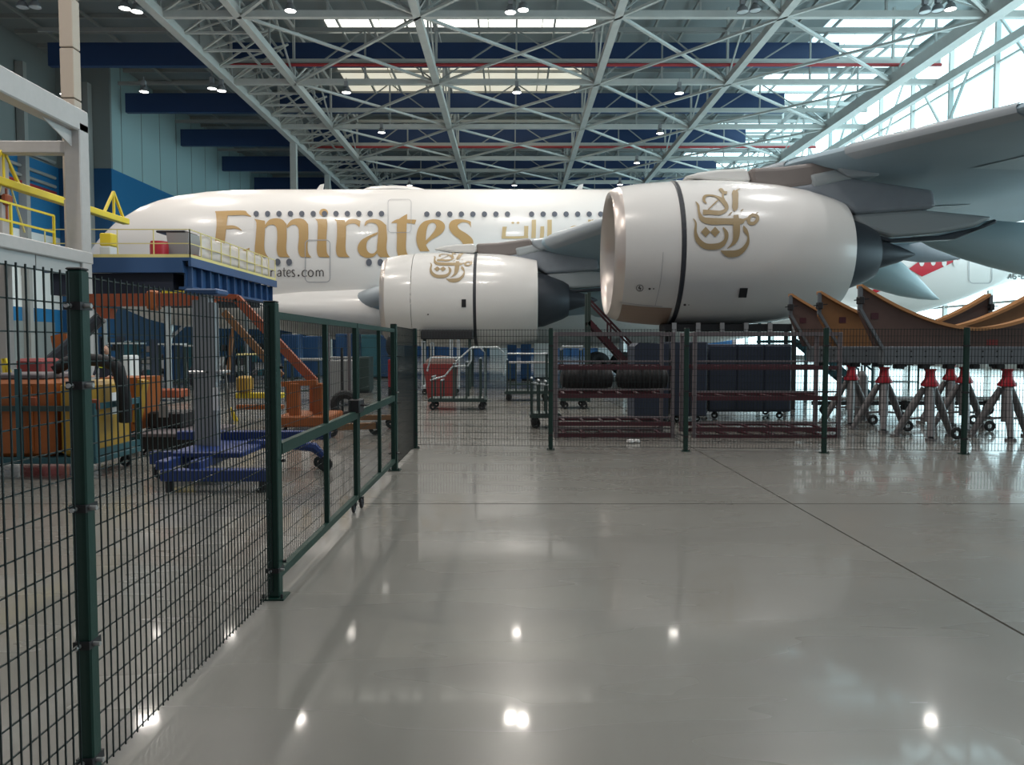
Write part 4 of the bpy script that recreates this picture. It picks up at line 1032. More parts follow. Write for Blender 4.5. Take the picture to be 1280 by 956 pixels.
bk_ = thing('bucket', 'black open bucket with wire handle beside the aluminium mast', 'bucket', (pp(248,0,12.3).x,12.3,.361))
x_ = pp(248,0,12.3).x; obj('body', MB().lathe([(0,0),(0,.12),(.3,.17),(.3,.155),(.02,.11)],20,'Z',(x_,12.3,.361)), 'black', bk_, smooth=True)
obj('handle', MB().tube([(x_-.16,12.3,.64),(x_-.1,12.25,.78),(x_+.1,12.25,.78),(x_+.16,12.3,.64)],.006,6), 'steel', bk_)
# grey step ladder
sl = thing('step_ladder', 'grey metal step ladder standing left of the aluminium mast', 'ladder', (pp(238,0,13.8).x,13.8,0))
xa, xb = pp(226,0,13.8).x, pp(252,0,13.8).x
for x in (xa, xb):
    obj('rail', MB().bar((x,13.6,0),(x+.1,14.2,1.55),.07,.03), 'greyplastic', sl); obj('rear_rail', MB().bar((x,14.9,0),(x+.1,14.25,1.5),.04,.03), 'greyplastic', sl)
for k in range(5): z = .3+.27*k; obj('step', MB().box(xa+.03,13.6+.38*z-.1,z,xb+.1,13.6+.38*z+.12,z+.03), 'greyplastic', sl)
obj('draped_sack', MB().sphere(((xa+xb)/2,13.9,1.2),.22,.16,.3,12,8), 'cloth', sl, smooth=True)
# yellow and orange gear beyond
yt = thing('yellow_tow_frame', 'yellow steel frame with a motor unit seen right of the aluminium mast', 'frame', (pp(310,0,17.5).x,17.5,0))
obj('beam', MB().bbox(pp(284,0,17.5).x,17.5,pp(0,498,17.5).z,pp(345,0,17.5).x,17.75,pp(0,491,17.5).z,.02), 'yellow', yt)
obj('beam_lower', MB().bbox(pp(286,0,17.5).x,17.5,pp(0,512,17.5).z,pp(345,0,17.5).x,17.7,pp(0,506,17.5).z,.02), 'orange', yt)
obj('motor_unit', MB().bbox(pp(288,0,17.5).x,17.4,pp(0,491,17.5).z,pp(304,0,17.5).x,17.8,pp(0,470,17.5).z,.05), 'tanky', yt)
obj('lever', MB().bar(pp(285,468,17.5), pp(291,410,17.5),.07), 'woodtan', yt)
for u in (287,340): obj('leg', MB().bar(pp(u,510,17.6),(pp(u,0,17.6).x,17.6,0),.08), 'yellow', yt)
tb = thing('tow_bar', 'tan steel tow bar on two rubber casters beyond the gate', 'tow bar', (pp(440,0,14.6).x,14.6,0))
obj('bar', MB().bar((pp(405,0,14.6).x,14.5,.19),(pp(462,0,14.6).x,14.8,.19),.14,.12), 'woodtan', tb)
obj('bar', MB().bar((pp(420,0,15.4).x,15.7,.26),(pp(484,0,15.4).x,16.0,.24),.12,.10), 'woodtan', tb)
for (u, yy) in ((464,14.9),(485,16.0),(408,14.5)): obj('wheel', MB().torus((pp(u,0,yy).x,yy,.125),.085,.04,'Y',20,8).box(pp(u,0,yy).x-.05,yy-.06,.12,pp(u,0,yy).x+.05,yy+.06,.26), 'blackrubber', tb, smooth=True)
# hydraulic hand unit, thin poles
for u, v0, lab in ((148,384,'left'),(226,384,'right')):
    pass
# red trolley far left
rt = thing('red_service_unit', 'red service unit with yellow handles above the orange tank, far left', 'machine', (pp(15,0,13.5).x,13.5,0))
obj('body', MB().bbox(pp(4,0,13.5).x,13.5,.1,pp(36,0,13.5).x,14.2,pp(0,448,13.5).z,.05), 'pinkred', rt)
obj('handle', MB().bar(pp(4,448,13.4),pp(8,480,13.4),.05).bar(pp(6,448,13.4),pp(16,478,13.4),.05), 'yellow', rt)
obj('gauge', MB().sphere(pp(10,472,13.3),.09,.06,.09,12,8), 'steel', rt, smooth=True)
for u in (8,32): obj('wheel', MB().torus((pp(u,0,13.8).x,13.8,.1),.07,.03,'Y',14,8), 'blackrubber', rt)

# ================================================================== RIGHT SIDE AND MIDDLE
def rack(label, u0, u1, Y, dy, vtop, shelves, name='storage_rack'):
    xa, xb = P(u0,480,Y).x, P(u1,480,Y).x; zt = P(640,vtop,Y).z
    t = thing(name, label, 'rack', ((xa+xb)/2, Y+dy/2, 0))
    for x in (xa, xb):
        for y in (Y, Y+dy): obj('upright', MB().bbox(x-.035,y-.035,0,x+.035,y+.035,zt,.006), 'rackgrey', t)
        obj('end_tie', MB().bar((x,Y,zt-.04),(x,Y+dy,zt-.04),.05), 'rackgrey', t)
    for v in shelves:
        z = P(640,v,Y).z; 
        for y in (Y, Y+dy): obj('shelf_beam', MB().box(xa-.04,y-.03,z-.05,xb+.04,y+.03,z+.03), 'maroon', t)
        obj('shelf_rail', MB().box(xa,Y-.02,z+.1,xb,Y+.02,z+.13), 'rackgrey', t)
        for k in range(6):
            x = xa+(xb-xa)*(k+.5)/6; obj('shelf_bearer', MB().box(x-.03,Y,z-.02,x+.03,Y+dy,z+.01), 'maroon', t)
    for y in (Y, Y+dy): obj('top_beam', MB().box(xa,y-.03,zt-.06,xb,y+.03,zt), 'rackgrey', t)
    return t
rack('maroon and grey steel rack holding the two black bundles, beyond the fence', 695, 841, 14.4, 1.1, 415, (459,494,529,543))
rack('empty maroon and grey steel rack in front of the dark navy container', 868, 1049, 14.4, 1.1, 415, (459,497,536,545))
# two black fabric-wrapped ribbed bundles on the middle shelf
z = P(640,494,14.4).z+.05
for (ua, ub, lab) in ((700,767,'left black ribbed bundle lying on the maroon rack shelf'),(770,836,'right black ribbed bundle lying on the maroon rack shelf')):
    xa, xb = P(ua,480,14.9).x, P(ub,480,14.9).x; n = 22
    t = obj('black_bundle', MB().tube([(xa+(xb-xa)*k/n,14.95,z+.25) for k in range(n+1)], [(.05 if k in (0,n) else .27*(1-.35*abs(k/n-.5)**2*4)*(1 if k % 2 else .9)) for k in range(n+1)], 14), 'blackrubber', smooth=True)
    tag(t, lab, 'bundle', 'black ribbed bundles on the rack')
# dark containers
c1 = thing('wheeled_container', 'large dark navy panelled container on casters behind the empty rack', 'container', (5,18,0))
xa, xb, zt = P(886,480,18).x, P(989,480,18).x, P(640,430,18).z
obj('body', MB().bbox(xa,18,.18,xb,19.4,zt,.02), 'container', c1)
for k in range(3): x = xa+(xb-xa)*k/3; obj('front_panel', MB().bbox(x+.02,17.97,.22,x+(xb-xa)/3-.02,18,zt-.04,.008), 'container', c1)
for x in (xa+.2,xb-.2):
    for y in (18.2,19.2): obj('caster', MB().torus((x,y,.085),.06,.025,'Y',16,8).box(x-.04,y-.04,.1,x+.04,y+.04,.19), 'blackrubber', c1)
c2 = thing('wheeled_container', 'narrower dark navy container between the two racks', 'container', (3.6,17.6,0))
xa, xb, zt = P(842,480,17.2).x, P(884,480,17.2).x, P(640,427,17.2).z
obj('body', MB().bbox(xa,17.2,.15,xb,18.6,zt,.02), 'container', c2); obj('door_seam', MB().box((xa+xb)/2-.01,17.18,.2,(xa+xb)/2+.01,17.2,zt-.05), 'black', c2)
for x in (xa+.15,xb-.15): obj('caster', MB().torus((x,17.5,.075),.055,.02,'Y',16,8).box(x-.03,17.46,.08,x+.03,17.54,.16), 'blackrubber', c2)
c3 = thing('grey_cabinet', 'grey blue cabinet with sloping top behind the left rack', 'cabinet', (2.6,17.0,0))
xa, xb = P(793,480,17).x, P(836,480,17).x; obj('body', MB().prism([(xa,17,.1),(xb,17,.1),(xb,17,P(0,430,17).z),(xa+.1,17,P(0,428,17).z),(xa,17,P(0,433,17).z)],(0,1.0,0)), 'container', c3)
obj('plinth', MB().box(xa+.05,17.05,0,xb-.05,17.95,.1), 'black', c3)
# black raised beam under the large engine
bs = thing('engine_work_stand', 'low black trestle beam directly under the large engine cowl', 'stand', (6,20.8,0))
xa, xb = P(829,408,20.8).x, P(1000,408,20.8).x; za, zb = P(640,414,20.8).z, P(640,405,20.8).z
obj('top_beam', MB().bbox(xa,20.6,za,xb,21.4,zb,.02), 'black', bs)
for k in range(6): x = xa+.25+k*(xb-xa-.5)/5; obj('beam_clamp', MB().box(x-.06,20.55,za-.08,x+.06,20.62,zb+.03), 'steel', bs)
for x in (xa+.2,xb-.2):
    for y in (20.7,21.3): obj('leg', MB().bar((x,y,0),(x,y,za),.09), 'black', bs)
obj('tie_beam', MB().bar((xa+.2,20.7,.4),(xb-.2,20.7,.4),.07), 'black', bs)
bs2 = thing('engine_trestle', 'dark trestle beam under the farther engine cowl', 'stand', (-2.8,31,0))
xa, xb = P(527,412,31).x, P(592,412,31).x; za, zb = P(640,424,31).z, P(640,413,31).z
obj('top_beam', MB().bbox(xa,30.6,za,xb,33.2,zb,.03), 'black', bs2)
for x in (xa+.15,xb-.15):
    for y in (30.8,33.0): obj('leg', MB().bar((x,y,0),(x,y,za),.12), 'dkgreen', bs2)

# wooden cradles
def cradle(label, Y, utip, vtip, W, face, seed):
    tip = P(utip, vtip, Y); zt = tip.z; x0 = tip.x; x1 = x0+W; zp = P(640,433+ (14.4-Y)*(-1.2)*0,14.4).z
    zp = 1.735; zb = 1.40; th = .14
    t = thing('fuselage_cradle', label, 'cradle', ((x0+x1)/2,Y,zb))
    top = []; n = 28
    for i in range(n+1):
        f = i/n; x = x0+.02+(W-.04)*f; g = abs(2*f-1); top.append((x, zt-.0-(zt-2.04)*(1-g**1.75)))
    cut = .45
    face_pts = [(x0,zt-.02),(x0,zt-.40),(x0+cut*.55,zp)]+[(x1-cut*.55,zp),(x1,zt-.40)]
    mb = MB()
    bot = lambda x: zp if x0+cut*.75 <= x <= x1-cut*.75 else zp+(zt-.42-zp)*max(0,(1-min(x-x0,x1-x)/(cut*.75)))
    for (x, z) in top: mb.v += [(x,Y,z),(x,Y,min(bot(x),z-.05)),(x,Y+th,z),(x,Y+th,min(bot(x),z-.05))]
    for i in range(n):
        a = 4*i; b = 4*(i+1); mb.f += [(a,a+1,b+1,b),(a+2,b+2,b+3,a+3),(a,b,b+2,a+2),(a+1,a+3,b+3,b+1)]
    mb.f += [(0,2,3,1),(4*n,4*n+1,4*n+3,4*n+2)]
    f_ = obj('board', mb, face, t)
    mb = MB()
    for (x, z) in top: mb.v += [(x,Y-.06,z-.005),(x,Y-.06,z+.055),(x,Y+th+.05,z-.005),(x,Y+th+.05,z+.055)]
    for i in range(n):
        a = 4*i; b = 4*(i+1); mb.f += [(a,b,b+1,a+1),(a+2,a+3,b+3,b+2),(a+1,b+1,b+3,a+3),(a,a+2,b+2,b)]
    mb.f += [(0,1,3,2),(4*n,4*n+2,4*n+3,4*n+1)]
    obj('padded_edge', mb, 'woodedge', t)
    for sg, xx in ((1,x0),(-1,x1)):
        obj('end_rail', MB().bar((xx,Y-.02,zt+.02),(xx,Y-.02,zt-.42),.07,.05).bar((xx,Y-.02,zt-.40),(xx+sg*.62,Y-.02,zb),.07,.05), 'plate', t)
        obj('end_clamp', MB().bbox(xx-.05,Y-.12,zt-.32,xx+.04,Y+.04,zt-.18,.01).bar((xx-.14,Y-.08,zt-.25),(xx+.14,Y-.08,zt-.22),.02), 'black', t)
    pl = obj('base_plate', MB().bbox(x0+.45,Y-.05,zb,x1-.45,Y+th+.05,zp,.01), 'plate', t)
    hb = MB()
    k = 0; x = x0+.7
    while x < x1-.6:
        for zz in (zp-.09, zp-.19): hb.cyl((x,Y-.058,zz),(x,Y-.048,zz),.017,8)
        x += .27; k += 1
    obj('bolt_holes', hb, 'black', pl, kind='stuff')
    for k in range(7): x = x0+.8+k*(W-1.6)/6; obj('under_clamp', MB().bbox(x-.07,Y-.03,zb-.09,x+.07,Y+.17,zb,.01), 'black', t)
    obj('stencil', MB().box(x0+.22+.2*seed,Y-.006,zt-.6,x0+.36+.2*seed,Y,zt-.48), 'maroon', t)
    if seed == 0: obj('red_mark', MB().box(x0+2.42,Y-.006,zp+.03,x0+2.64,Y,zp+.13), 'pinkred', t)
    return x0, x1
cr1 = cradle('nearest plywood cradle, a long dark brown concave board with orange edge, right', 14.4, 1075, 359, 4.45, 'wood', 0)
cr2 = cradle('middle plywood cradle with the lighter orange board, just left of the nearest one', 15.7, 1024, 367, 4.5, 'woodtan', 1)
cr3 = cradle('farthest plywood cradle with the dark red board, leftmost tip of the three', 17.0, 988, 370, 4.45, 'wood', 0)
def jack(label, x, y):
    t = thing('tripod_jack', label, 'jack', (x,y,0), 'tripod jacks under the plywood cradles')
    obj('head', MB().lathe([(.98,.0),(.98,.16),(1.02,.165),(1.12,.10),(1.26,.085),(1.29,.11),(1.31,.11),(1.31,0)],16,'Z',(x,y,0)), 'jackred', t, smooth=True)
    obj('screw', MB().cyl((x,y,1.1),(x,y,1.395-.09),.04,10), 'steel', t)
    obj('barrel', MB().lathe([(.3,0),(.3,.09),(.96,.095),(.98,.15),(.98,0)],14,'Z',(x,y,0)), 'jackgrey', t, smooth=True)
    for a in (-90-25, 30-10, 150+10):
        r = math.radians(a); dx, dy = math.cos(r), math.sin(r)
        l = obj('leg', MB().tube([(x+dx*.1,y+dy*.1,.95),(x+dx*.28,y+dy*.28,.6),(x+dx*.56,y+dy*.56,.05)],[.055,.075,.055],10), 'jackgrey', t, smooth=True)
        obj('foot', MB().cyl((x+dx*.57,y+dy*.57,0),(x+dx*.57,y+dy*.57,.04),.10,12), 'jackgrey', l)
        obj('brace', MB().cyl((x,y,.38),(x+dx*.42,y+dy*.42,.34),.022,8), 'jackgrey', t)
    obj('tow_wheel', MB().torus((x+.34,y-.34,.115),.08,.035,'Y',18,8), 'blackrubber', t)
    return t
j0 = jack('grey tripod jack with red head, left one under the nearest cradle', P(1165,480,14.4).x, 14.47)
for (u, Y, lab) in ((1262,14.4,'right one under the nearest cradle, at the right edge'),(1107,15.7,'left one under the middle cradle'),(1208,15.7,'right one under the middle cradle, behind the fence post'),
                    (1066,17.0,'leftmost, under the farthest cradle'),(1190,17.0,'farthest, under the right end of the farthest cradle')):
    p = P(u,480,Y); dup(j0, (p.x,Y+.07,0), 'grey tripod jack, red head, '+lab)
tb2 = thing('low_dolly', 'long low steel bar dolly lying behind the tripod jacks', 'dolly', (9,19,0))
obj('bar', MB().cyl((8.0,19,.42),(12.2,19,.42),.05,10), 'steel', tb2); obj('bar', MB().bar((7.6,19.2,.3),(12.2,19.2,.3),.1), 'black', tb2)
for x in (7.9,9.9,12.0): obj('wheel', MB().torus((x,19.1,.15),.11,.04,'Y',18,8).box(x-.03,19.06,.14,x+.03,19.25,.42), 'blackrubber', tb2)
gb = thing('gas_bottle', 'grey upright cylinder left of the second tripod jack', 'cylinder', (P(1077,480,17.9).x,17.9,0))
obj('body', MB().lathe([(0,0),(0,.14),(1.0,.14),(1.12,.08),(1.16,.04)],16,'Z',(P(1077,480,17.9).x,17.9,0)), 'jackgrey', gb, smooth=True); obj('valve', MB().cyl((P(1077,480,17.9).x,17.9,1.15),(P(1077,480,17.9).x,17.9,1.28),.03,8), 'steel', gb)
# access stairs lattice at the right
ss = thing('access_stairs', 'dark teal steel access stairs with handrails behind the right rack', 'stairs', (10.2,25,0))
xa, xb = P(1010,0,25).x, P(1094,0,25).x
for y in (24.6,25.6):
    obj('stringer', MB().bar((xa,y,1.9),(xb,y,.1),.12,.2), 'teal', ss); obj('handrail', MB().bar((xa,y,2.6),(xb,y,.95),.05), 'teal', ss)
    for f in (0,.33,.66,1): x = xa+(xb-xa)*f; obj('baluster', MB().bar((x,y,1.9-1.8*f),(x,y,2.6-1.65*f),.04), 'teal', ss)
    for x in (xa-1.2,xa): obj('post', MB().bar((x,y,0),(x,y,2.7),.08), 'teal', ss)
for k in range(8): f = (k+.5)/8; x = xa+(xb-xa)*f; obj('step', MB().box(x-.13,24.6,1.92-1.8*f,x+.13,25.6,1.95-1.8*f), 'teal', ss)
obj('landing', MB().box(xa-1.3,24.6,1.85,xa,25.6,1.93), 'teal', ss)
# boarding ladder maroon
ml = thing('boarding_ladder', 'maroon sloping boarding ladder under the wing, above the left rack', 'ladder', (3.2,24,0))
A, B = P(735,402,24), P(800,452,24)
for y in (23.7,24.5):
    obj('side_rail', MB().bar((A.x,y,A.z),(B.x+.6,y,0.1),.1,.16), 'maroon', ml); obj('handrail', MB().bar((A.x,y,A.z+.7),(B.x+.6,y,.85),.06), 'maroon', ml)
    for f in (0,.3,.6,.95): x = A.x+(B.x+.6-A.x)*f; z_ = A.z+(.1-A.z)*f; obj('baluster', MB().bar((x,y,z_),(x,y,z_+.72),.05), 'maroon', ml)
for k in range(9): f = (k+.5)/9; x = A.x+(B.x+.6-A.x)*f; z_ = A.z+(.1-A.z)*f; obj('tread', MB().box(x-.12,23.7,z_,x+.12,24.5,z_+.03), 'maroon', ml)
for y in (23.7,24.5): obj('leg', MB().bar((A.x,y,0),(A.x,y,A.z+.9),.1), 'dkgreen', ml)
# trolleys
def frame_trolley(name, label, u0, u1, Y, zt, m, uprights, dy=.9, tubes=()):
    xa, xb = P(u0,480,Y).x, P(u1,480,Y).x
    t = thing(name, label, 'trolley', ((xa+xb)/2,Y,0))
    obj('base_frame', MB().bar((xa,Y,.26),(xb,Y,.26),.06,.07).bar((xa,Y+dy,.26),(xb,Y+dy,.26),.06,.07).bar((xa,Y,.26),(xa,Y+dy,.26),.06,.07).bar((xb,Y,.26),(xb,Y+dy,.26),.06,.07), m, t)
    obj('deck', MB().box(xa,Y,.29,xb,Y+dy,.32), m, t)
    for u, h in uprights:
        x = P(u,480,Y).x
        for y in (Y,Y+dy): obj('upright', MB().bar((x,y,.3),(x,y,h),.045), m, t)
        obj('cross_tie', MB().bar((x,Y,h),(x,Y+dy,h),.04), 'tube', t)
    for x in (xa+.1,xb-.1):
        for y in (Y+.05,Y+dy-.05): obj('caster', MB().torus((x,y,.10),.07,.03,'Y',16,8).box(x-.03,y-.05,.1,x+.03,y+.05,.24), 'blackrubber', t)
    for pts in tubes: obj('tube_rail', MB().tube([P(u,v,Y+o) for u,v,o in pts], .025, 8), 'tube', t)
    return t
frame_trolley('pipe_trolley', 'dark green wheeled trolley with bent pale tube rails beyond the far fence', 536, 607, 20.6, 1.4, 'dkgreen', ((540,.9),(551,.8),(567,1.25),(583,1.3),(600,1.4),(606,1.7)),
   tubes=([(538,475,0),(556,470,0),(566,458,0),(585,457,0),(589,450,0),(589,435,0),(600,434,0),(606,440,0),(606,500,0)],[(570,452,.3),(590,434,.3),(622,434,.3),(630,441,.3),(630,470,.3)],[(534,464,.8),(538,447,.8),(575,447,.8)]))
frame_trolley('hand_trolley', 'dark handled flat trolley left of the maroon rack', 664, 700, 16.0, 1.1, 'dkgreen', ((665,1.05),(674,1.0),(683,.98)), dy=.7, tubes=([(664,478,0),(675,480,0),(690,482,0)],))
frame_trolley('cage_trolley', 'tall pale tube cage trolley behind the red bin', 527, 572, 27, 1.9, 'tube', ((528,1.9),(539,1.85),(563,1.95),(572,1.95)))
frame_trolley('parts_trolley', 'dark green parts trolley with green deck beyond the hand trolley', 632, 686, 24, 1.6, 'dkgreen', ((634,1.3),(645,1.2),(660,1.2),(684,1.5)), tubes=([(634,442,0),(684,442,0)],))
frame_trolley('parts_trolley', 'dark parts trolley under the maroon boarding ladder', 702, 735, 21, 1.6, 'dkgreen', ((703,1.65),(728,1.65)), tubes=([(703,433,0),(729,433,0)],))
rb = thing('red_bin', 'faded red open bin full of brown scrap behind the pipe trolley', 'bin', (P(548,0,25).x,25,0))
xa, xb = P(529,480,25).x, P(570,480,25).x
obj('body', MB().add([(xa+.15,25,.0),(xb-.1,25,.0),(xb-.1,26,.0),(xa+.15,26,.0),(xa,24.95,1.15),(xb,24.95,1.15),(xb,26.1,1.15),(xa,26.1,1.15)],[(0,3,2,1),(0,1,5,4),(1,2,6,5),(2,3,7,6),(3,0,4,7),(4,5,6,7)]), 'pinkred', rb)
obj('scrap', MB().sphere(((xa+xb)/2,25.5,1.15),.55,.45,.28,10,6), 'wood', rb, smooth=True)
# extinguisher-like red bin by the gate with black fan
rb2 = thing('red_pedestal', 'red box pedestal with a black fan head seen through the gate end', 'fan', (P(485,0,22).x,22,0))
obj('body', MB().bbox(P(481,0,22).x,22,.55,P(490,0,22).x,22.4,1.35,.02), 'jackred', rb2); obj('stand', MB().bar((P(485,0,22).x,22.2,0),(P(485,0,22).x,22.2,.6),.2), 'black', rb2)
obj('fan_head', MB().sphere((P(485,0,22).x,22.15,1.75),.17,.12,.32,12,8).cyl((P(485,0,22).x,22.2,1.3),(P(485,0,22).x,22.2,1.6),.03,8), 'black', rb2, smooth=True)
pl_ = MB(); pc = P(791,552,13.6)
t = obj('crumpled_paper', MB().sphere((pc.x-.05,13.55,.04),.08,.05,.04,9,6).sphere((pc.x+.07,13.6,.035),.07,.05,.035,8,5), 'paper'); tag(t, 'crumpled white paper on the floor under the left rack', 'litter')

# background: cabinets, benches, carts under and behind the airliner
def cab(u0, u1, vtop, Y, m, label, name='tool_cabinet', d=.8, parts=True):
    xa, xb, zt = P(u0,480,Y).x, P(u1,480,Y).x, P(640,vtop,Y).z
    t = thing(name, label, 'cabinet', ((xa+xb)/2,Y,0)); obj('body', MB().bbox(xa,Y,.08,xb,Y+d,zt,.02), m, t); obj('plinth', MB().box(xa+.04,Y+.04,0,xb-.04,Y+d-.04,.08), 'black', t)
    n = max(1, round((xb-xa)/.7))
    for k in range(n): obj('door', MB().bbox(xa+(xb-xa)*k/n+.02,Y-.03,.12,xa+(xb-xa)*(k+1)/n-.02,Y,zt-.04,.008), m, t)
    return t
cab(352, 374, 418, 40, 'cabblue', 'dark blue cabinet seen just right of the tall gate post')
cab(378, 398, 420, 42, 'cabblue', 'dark blue cabinet in the first gate bay', d=1)
cab(420, 447, 417, 40.5, 'cabblue', 'bright blue cabinet in the second gate bay', d=1)
cab(452, 474, 418, 40.5, 'cabteal', 'teal blue cabinet in the third gate bay', d=1)
cab(476, 489, 419, 40.5, 'cabblue', 'narrow blue cabinet in the last gate bay', d=1)
cab(156, 166, 426, 34, 'cabteal', 'small teal cabinet left of the nose wheel')
cab(205, 222, 432, 36, 'cabblue', 'blue tool cabinet right of the nose wheel')
cab(236, 256, 428, 34, 'cabteal', 'teal tool cabinet left of the aluminium mast')
cab(634, 646, 431, 38, 'cabblue', 'blue cabinet beyond the pipe trolley, left of the pair', d=.6)
cab(651, 664, 430, 38, 'cabblue', 'blue cabinet beyond the pipe trolley, right of the pair', d=.6)
cab(668, 690, 429, 40, 'wall_white', 'pale cabinet beyond the trolleys under the inboard wing')
cab(440, 462, 446, 28, 'dkgreen', 'low green cabinet in the middle gate bay')
for i, (u0, u1, v, Y) in enumerate(((126,147,420,38),(168,190,424,40),(260,285,419,36),(287,308,424,38),(312,338,418,40))):
    t = thing('shelving_unit', ['dark shelving unit behind the hoist ram, far left','dark shelving unit just behind the nose wheel','dark shelving unit directly right of the aluminium mast','low dark shelving unit above the yellow motor unit','dark shelving unit just left of the tall gate post'][i], 'shelf', (0,0,0), 'dark shelving under the airliner nose')
    xa, xb, zt = P(u0,480,Y).x, P(u1,480,Y).x, P(640,v,Y).z
    t.location = ((xa+xb)/2,Y,0)
    for x in (xa,xb):
        obj('side_panel', MB().box(x-.03,Y,0,x+.03,Y+.8,zt), 'platdark', t)
    for k in range(4):
        z_ = .2+(zt-.25)*k/3; obj('shelf', MB().box(xa,Y,z_-.03,xb,Y+.8,z_), 'dkgreen', t)
        if k < 3:
            for q in range(3):
                h_ = random.uniform(.15,.36); x = xa+.1+(xb-xa-.2)*q/3
                obj('stored_box', MB().bbox(x+.04,Y+.08,z_,x+(xb-xa-.2)/3-.04,Y+.6,z_+h_,.01), random.choice(['cabblue','rackgrey','cabteal','greyplastic','black','jackgrey']), t)
def bench(u0, u1, v, Y, label, m='wall_white'):
    xa, xb, z = P(u0,480,Y).x, P(u1,480,Y).x, max(.75, P(640,v,Y).z)
    t = thing('workbench', label, 'bench', ((xa+xb)/2,Y,0)); obj('top', MB().bbox(xa,Y,z-.07,xb,Y+.8,z,.01), m, t)
    for x in (xa+.05,xb-.05):
        for y in (Y+.05,Y+.75): obj('leg', MB().bar((x,y,0),(x,y,z-.07),.06), 'dkgreen', t)
    obj('lower_shelf', MB().box(xa,Y+.05,.3,xb,Y+.75,.34), 'dkgreen', t); return t
bench(136, 172, 428, 30, 'white topped bench at the left beyond the orange hoist')
bench(198, 224, 429, 30, 'white topped bench right of the nose wheel')
bench(230, 258, 431, 30, 'white topped bench behind the step ladder')
bench(355, 400, 448, 24, 'pale bench behind the orange frame, through the first gate bay', 'greyplastic')
bench(405, 442, 446, 26, 'pale bench through the second gate bay', 'greyplastic')
bench(636, 690, 452, 28, 'steel bench beyond the pipe trolley', 'steel')
bench(1090, 1150, 447, 30, 'dark bench behind the tripod jacks', 'teal')
bench(296, 340, 442, 26, 'yellow topped bench right of the aluminium mast', 'yellow2')
def box_at(name, u0, v0, u1, v1, Y, d, m, lab, cat):   # standing on the floor
    xa, xb, zt = P(u0,480,Y).x, P(u1,480,Y).x, P(640,v0,Y).z
    t = thing(name, lab, cat, ((xa+xb)/2,Y,0)); obj('body', MB().bbox(xa,Y,.1,xb,Y+d,zt,.03), m, t)
    for x in (xa+.08,xb-.08): obj('wheel', MB().torus((x,Y+d/2,.05),.035,.015,'Y',12,6).box(x-.02,Y+d/2-.02,.05,x+.02,Y+d/2+.02,.1), 'blackrubber', t)
    return t
box_at('red_toolbox', 182, 487, 224, 500, 24, .8, 'rust', 'long low orange red toolbox left of the step ladder', 'toolbox')
box_at('white_machine', 152, 444, 163, 470, 24, .6, 'wall_white', 'upright white machine box left of the nose wheel', 'machine')
box_at('floor_scrubber', 405, 450, 440, 480, 22, 1.0, 'greyplastic', 'grey wheeled machine through the second gate bay', 'machine')
hcart = thing('hose_cart', 'black hose reel cart through the second gate bay', 'cart', (P(428,0,16.8).x,17,0))
obj('reel', MB().torus((P(426,0,17).x,17,.42),.24,.1,'Y',20,8), 'blackrubber', hcart); obj('base', MB().box(P(418,0,17).x,16.8,.05,P(438,0,17).x,17.3,.12), 'black', hcart)
obj('handle', MB().bar((P(420,0,17).x,17.2,.1),(P(420,0,17).x,17.2,1.7),.05), 'black', hcart)
# overhead dark service gantry frame left of the aluminium mast (thin posts)
for u, Y, lab in ((405,21,'thin grey upright post in the first gate bay'),(432,20,'thin dark upright post in the second gate bay')):
    t = thing('slim_post', lab, 'post', (P(u,0,Y).x,Y,0)); obj('pole', MB().cyl((P(u,0,Y).x,Y,.02),(P(u,0,Y).x,Y,2.1),.05,8), 'rackgrey', t); obj('foot', MB().box(P(u,0,Y).x-.2,Y-.2,0,P(u,0,Y).x+.2,Y+.2,.02), 'rackgrey', t)
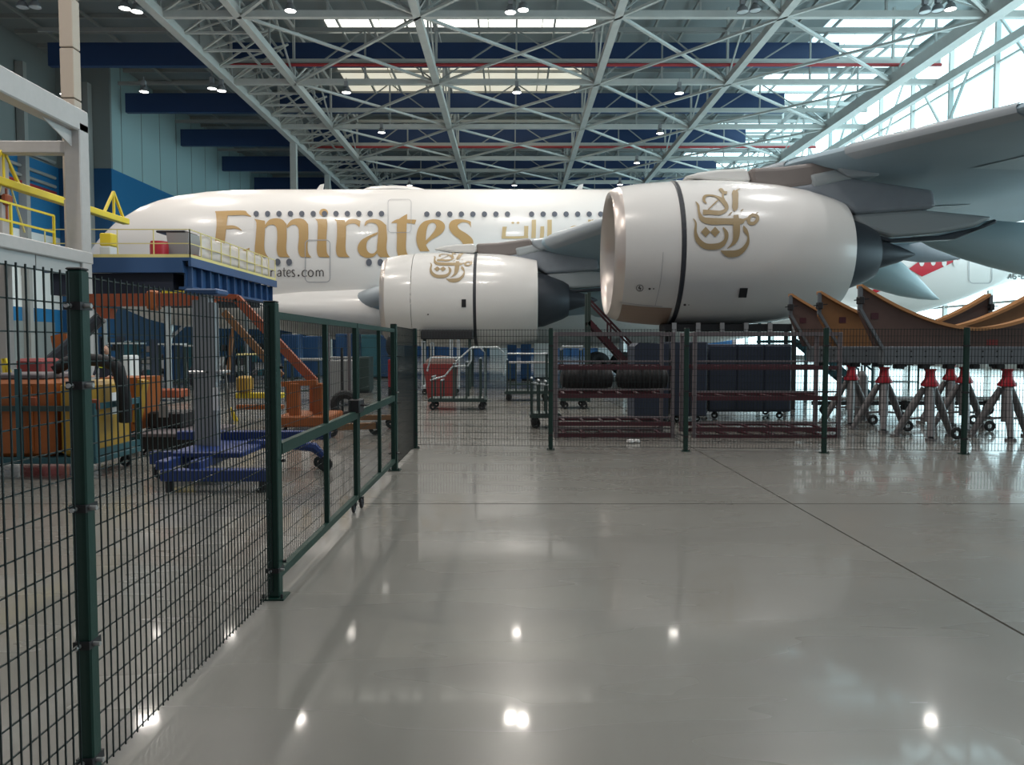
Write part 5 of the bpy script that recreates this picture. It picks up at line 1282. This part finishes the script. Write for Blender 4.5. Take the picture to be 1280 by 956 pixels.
# person in dark work clothes at the left, behind the trolley
def person(x, y, label):
    t = thing('person', label, 'person', (x,y,0))
    V = []; E = []; R = []
    def a(p, r, par=None):
        V.append((p[0], p[1], p[2])); R.append(r)
        if par is not None: E.append((par, len(V)-1))
        return len(V)-1
    hip = a((0,0,.95),.15); w_ = a((0,0,1.12),.14,hip); ch = a((.01,.0,1.33),.165,w_); nk = a((.02,-.01,1.5),.065,ch); 
    for s in (-1,1):
        h = a((s*.09,0,.88),.10,hip); k = a((s*.11,-.03,.5),.07,h); an = a((s*.12,.02,.1),.045,k); a((s*.13,-.14,.04),.04,an)
        sh = a((s*.19,0,1.43),.065,ch); el = a((s*.25,.0,1.16),.047,sh); wr = a((s*.22,-.18,1.02),.035,el)
    me = bpy.data.meshes.new('body'); me.from_pydata(V, E, []); o = bpy.data.objects.new('body', me); COL.objects.link(o); o.parent = t
    me.materials.append(M['cloth'])
    sk = o.modifiers.new('skin','SKIN'); sk.use_smooth_shade = True
    for v, r in zip(me.skin_vertices[0].data, R): v.radius = (r, r*.85)
    me.skin_vertices[0].data[0].use_root = True
    ss_ = o.modifiers.new('sub','SUBSURF'); ss_.levels = 2; ss_.render_levels = 2
    hd = obj('head', MB().sphere((x+.03,y-.02,1.64),.078,.098,.118,16,12).sphere((x+.03,y-.125,1.63),.014,.022,.02,8,6).sphere((x-.05,y-.01,1.63),.012,.025,.03,8,6).sphere((x+.11,y-.01,1.63),.012,.025,.03,8,6), 'skin', t, smooth='full')
    eye = MB().sphere((x+.0,y-.108,1.65),.011,.008,.008,8,6).sphere((x+.06,y-.108,1.65),.011,.008,.008,8,6).box(x+.005,y-.115,1.588,x+.055,y-.105,1.594)
    obj('face_features', eye, 'ink', hd)
    obj('hair', MB().sphere((x+.03,y+.012,1.675),.086,.103,.102,16,12), 'black', t, smooth='full')
    for s in (-1,1):
        hb = MB().sphere((x+s*.21,y-.23,1.0),.04,.05,.022,10,6)
        for k in range(4): hb.tube([(x+s*(.185+.018*k),y-.265,1.0),(x+s*(.185+.018*k),y-.30-.006*(k in (1,2)),.993),(x+s*(.185+.018*k),y-.318-.006*(k in (1,2)),.975)],[.009,.009,.007],6)
        hb.tube([(x+s*.18,y-.22,1.0),(x+s*.165,y-.255,.99),(x+s*.17,y-.275,.985)],[.011,.010,.008],6)
        obj('hand', hb, 'skin', t, smooth='full')
    obj('hi_vis_band', MB().lathe([(1.20,.158),(1.26,.164)],20,'Z',(x,y,0)), 'hivis', t)
    return t
person(P(121,0,19).x, 19, 'person in dark work clothes standing behind the orange container, facing us')
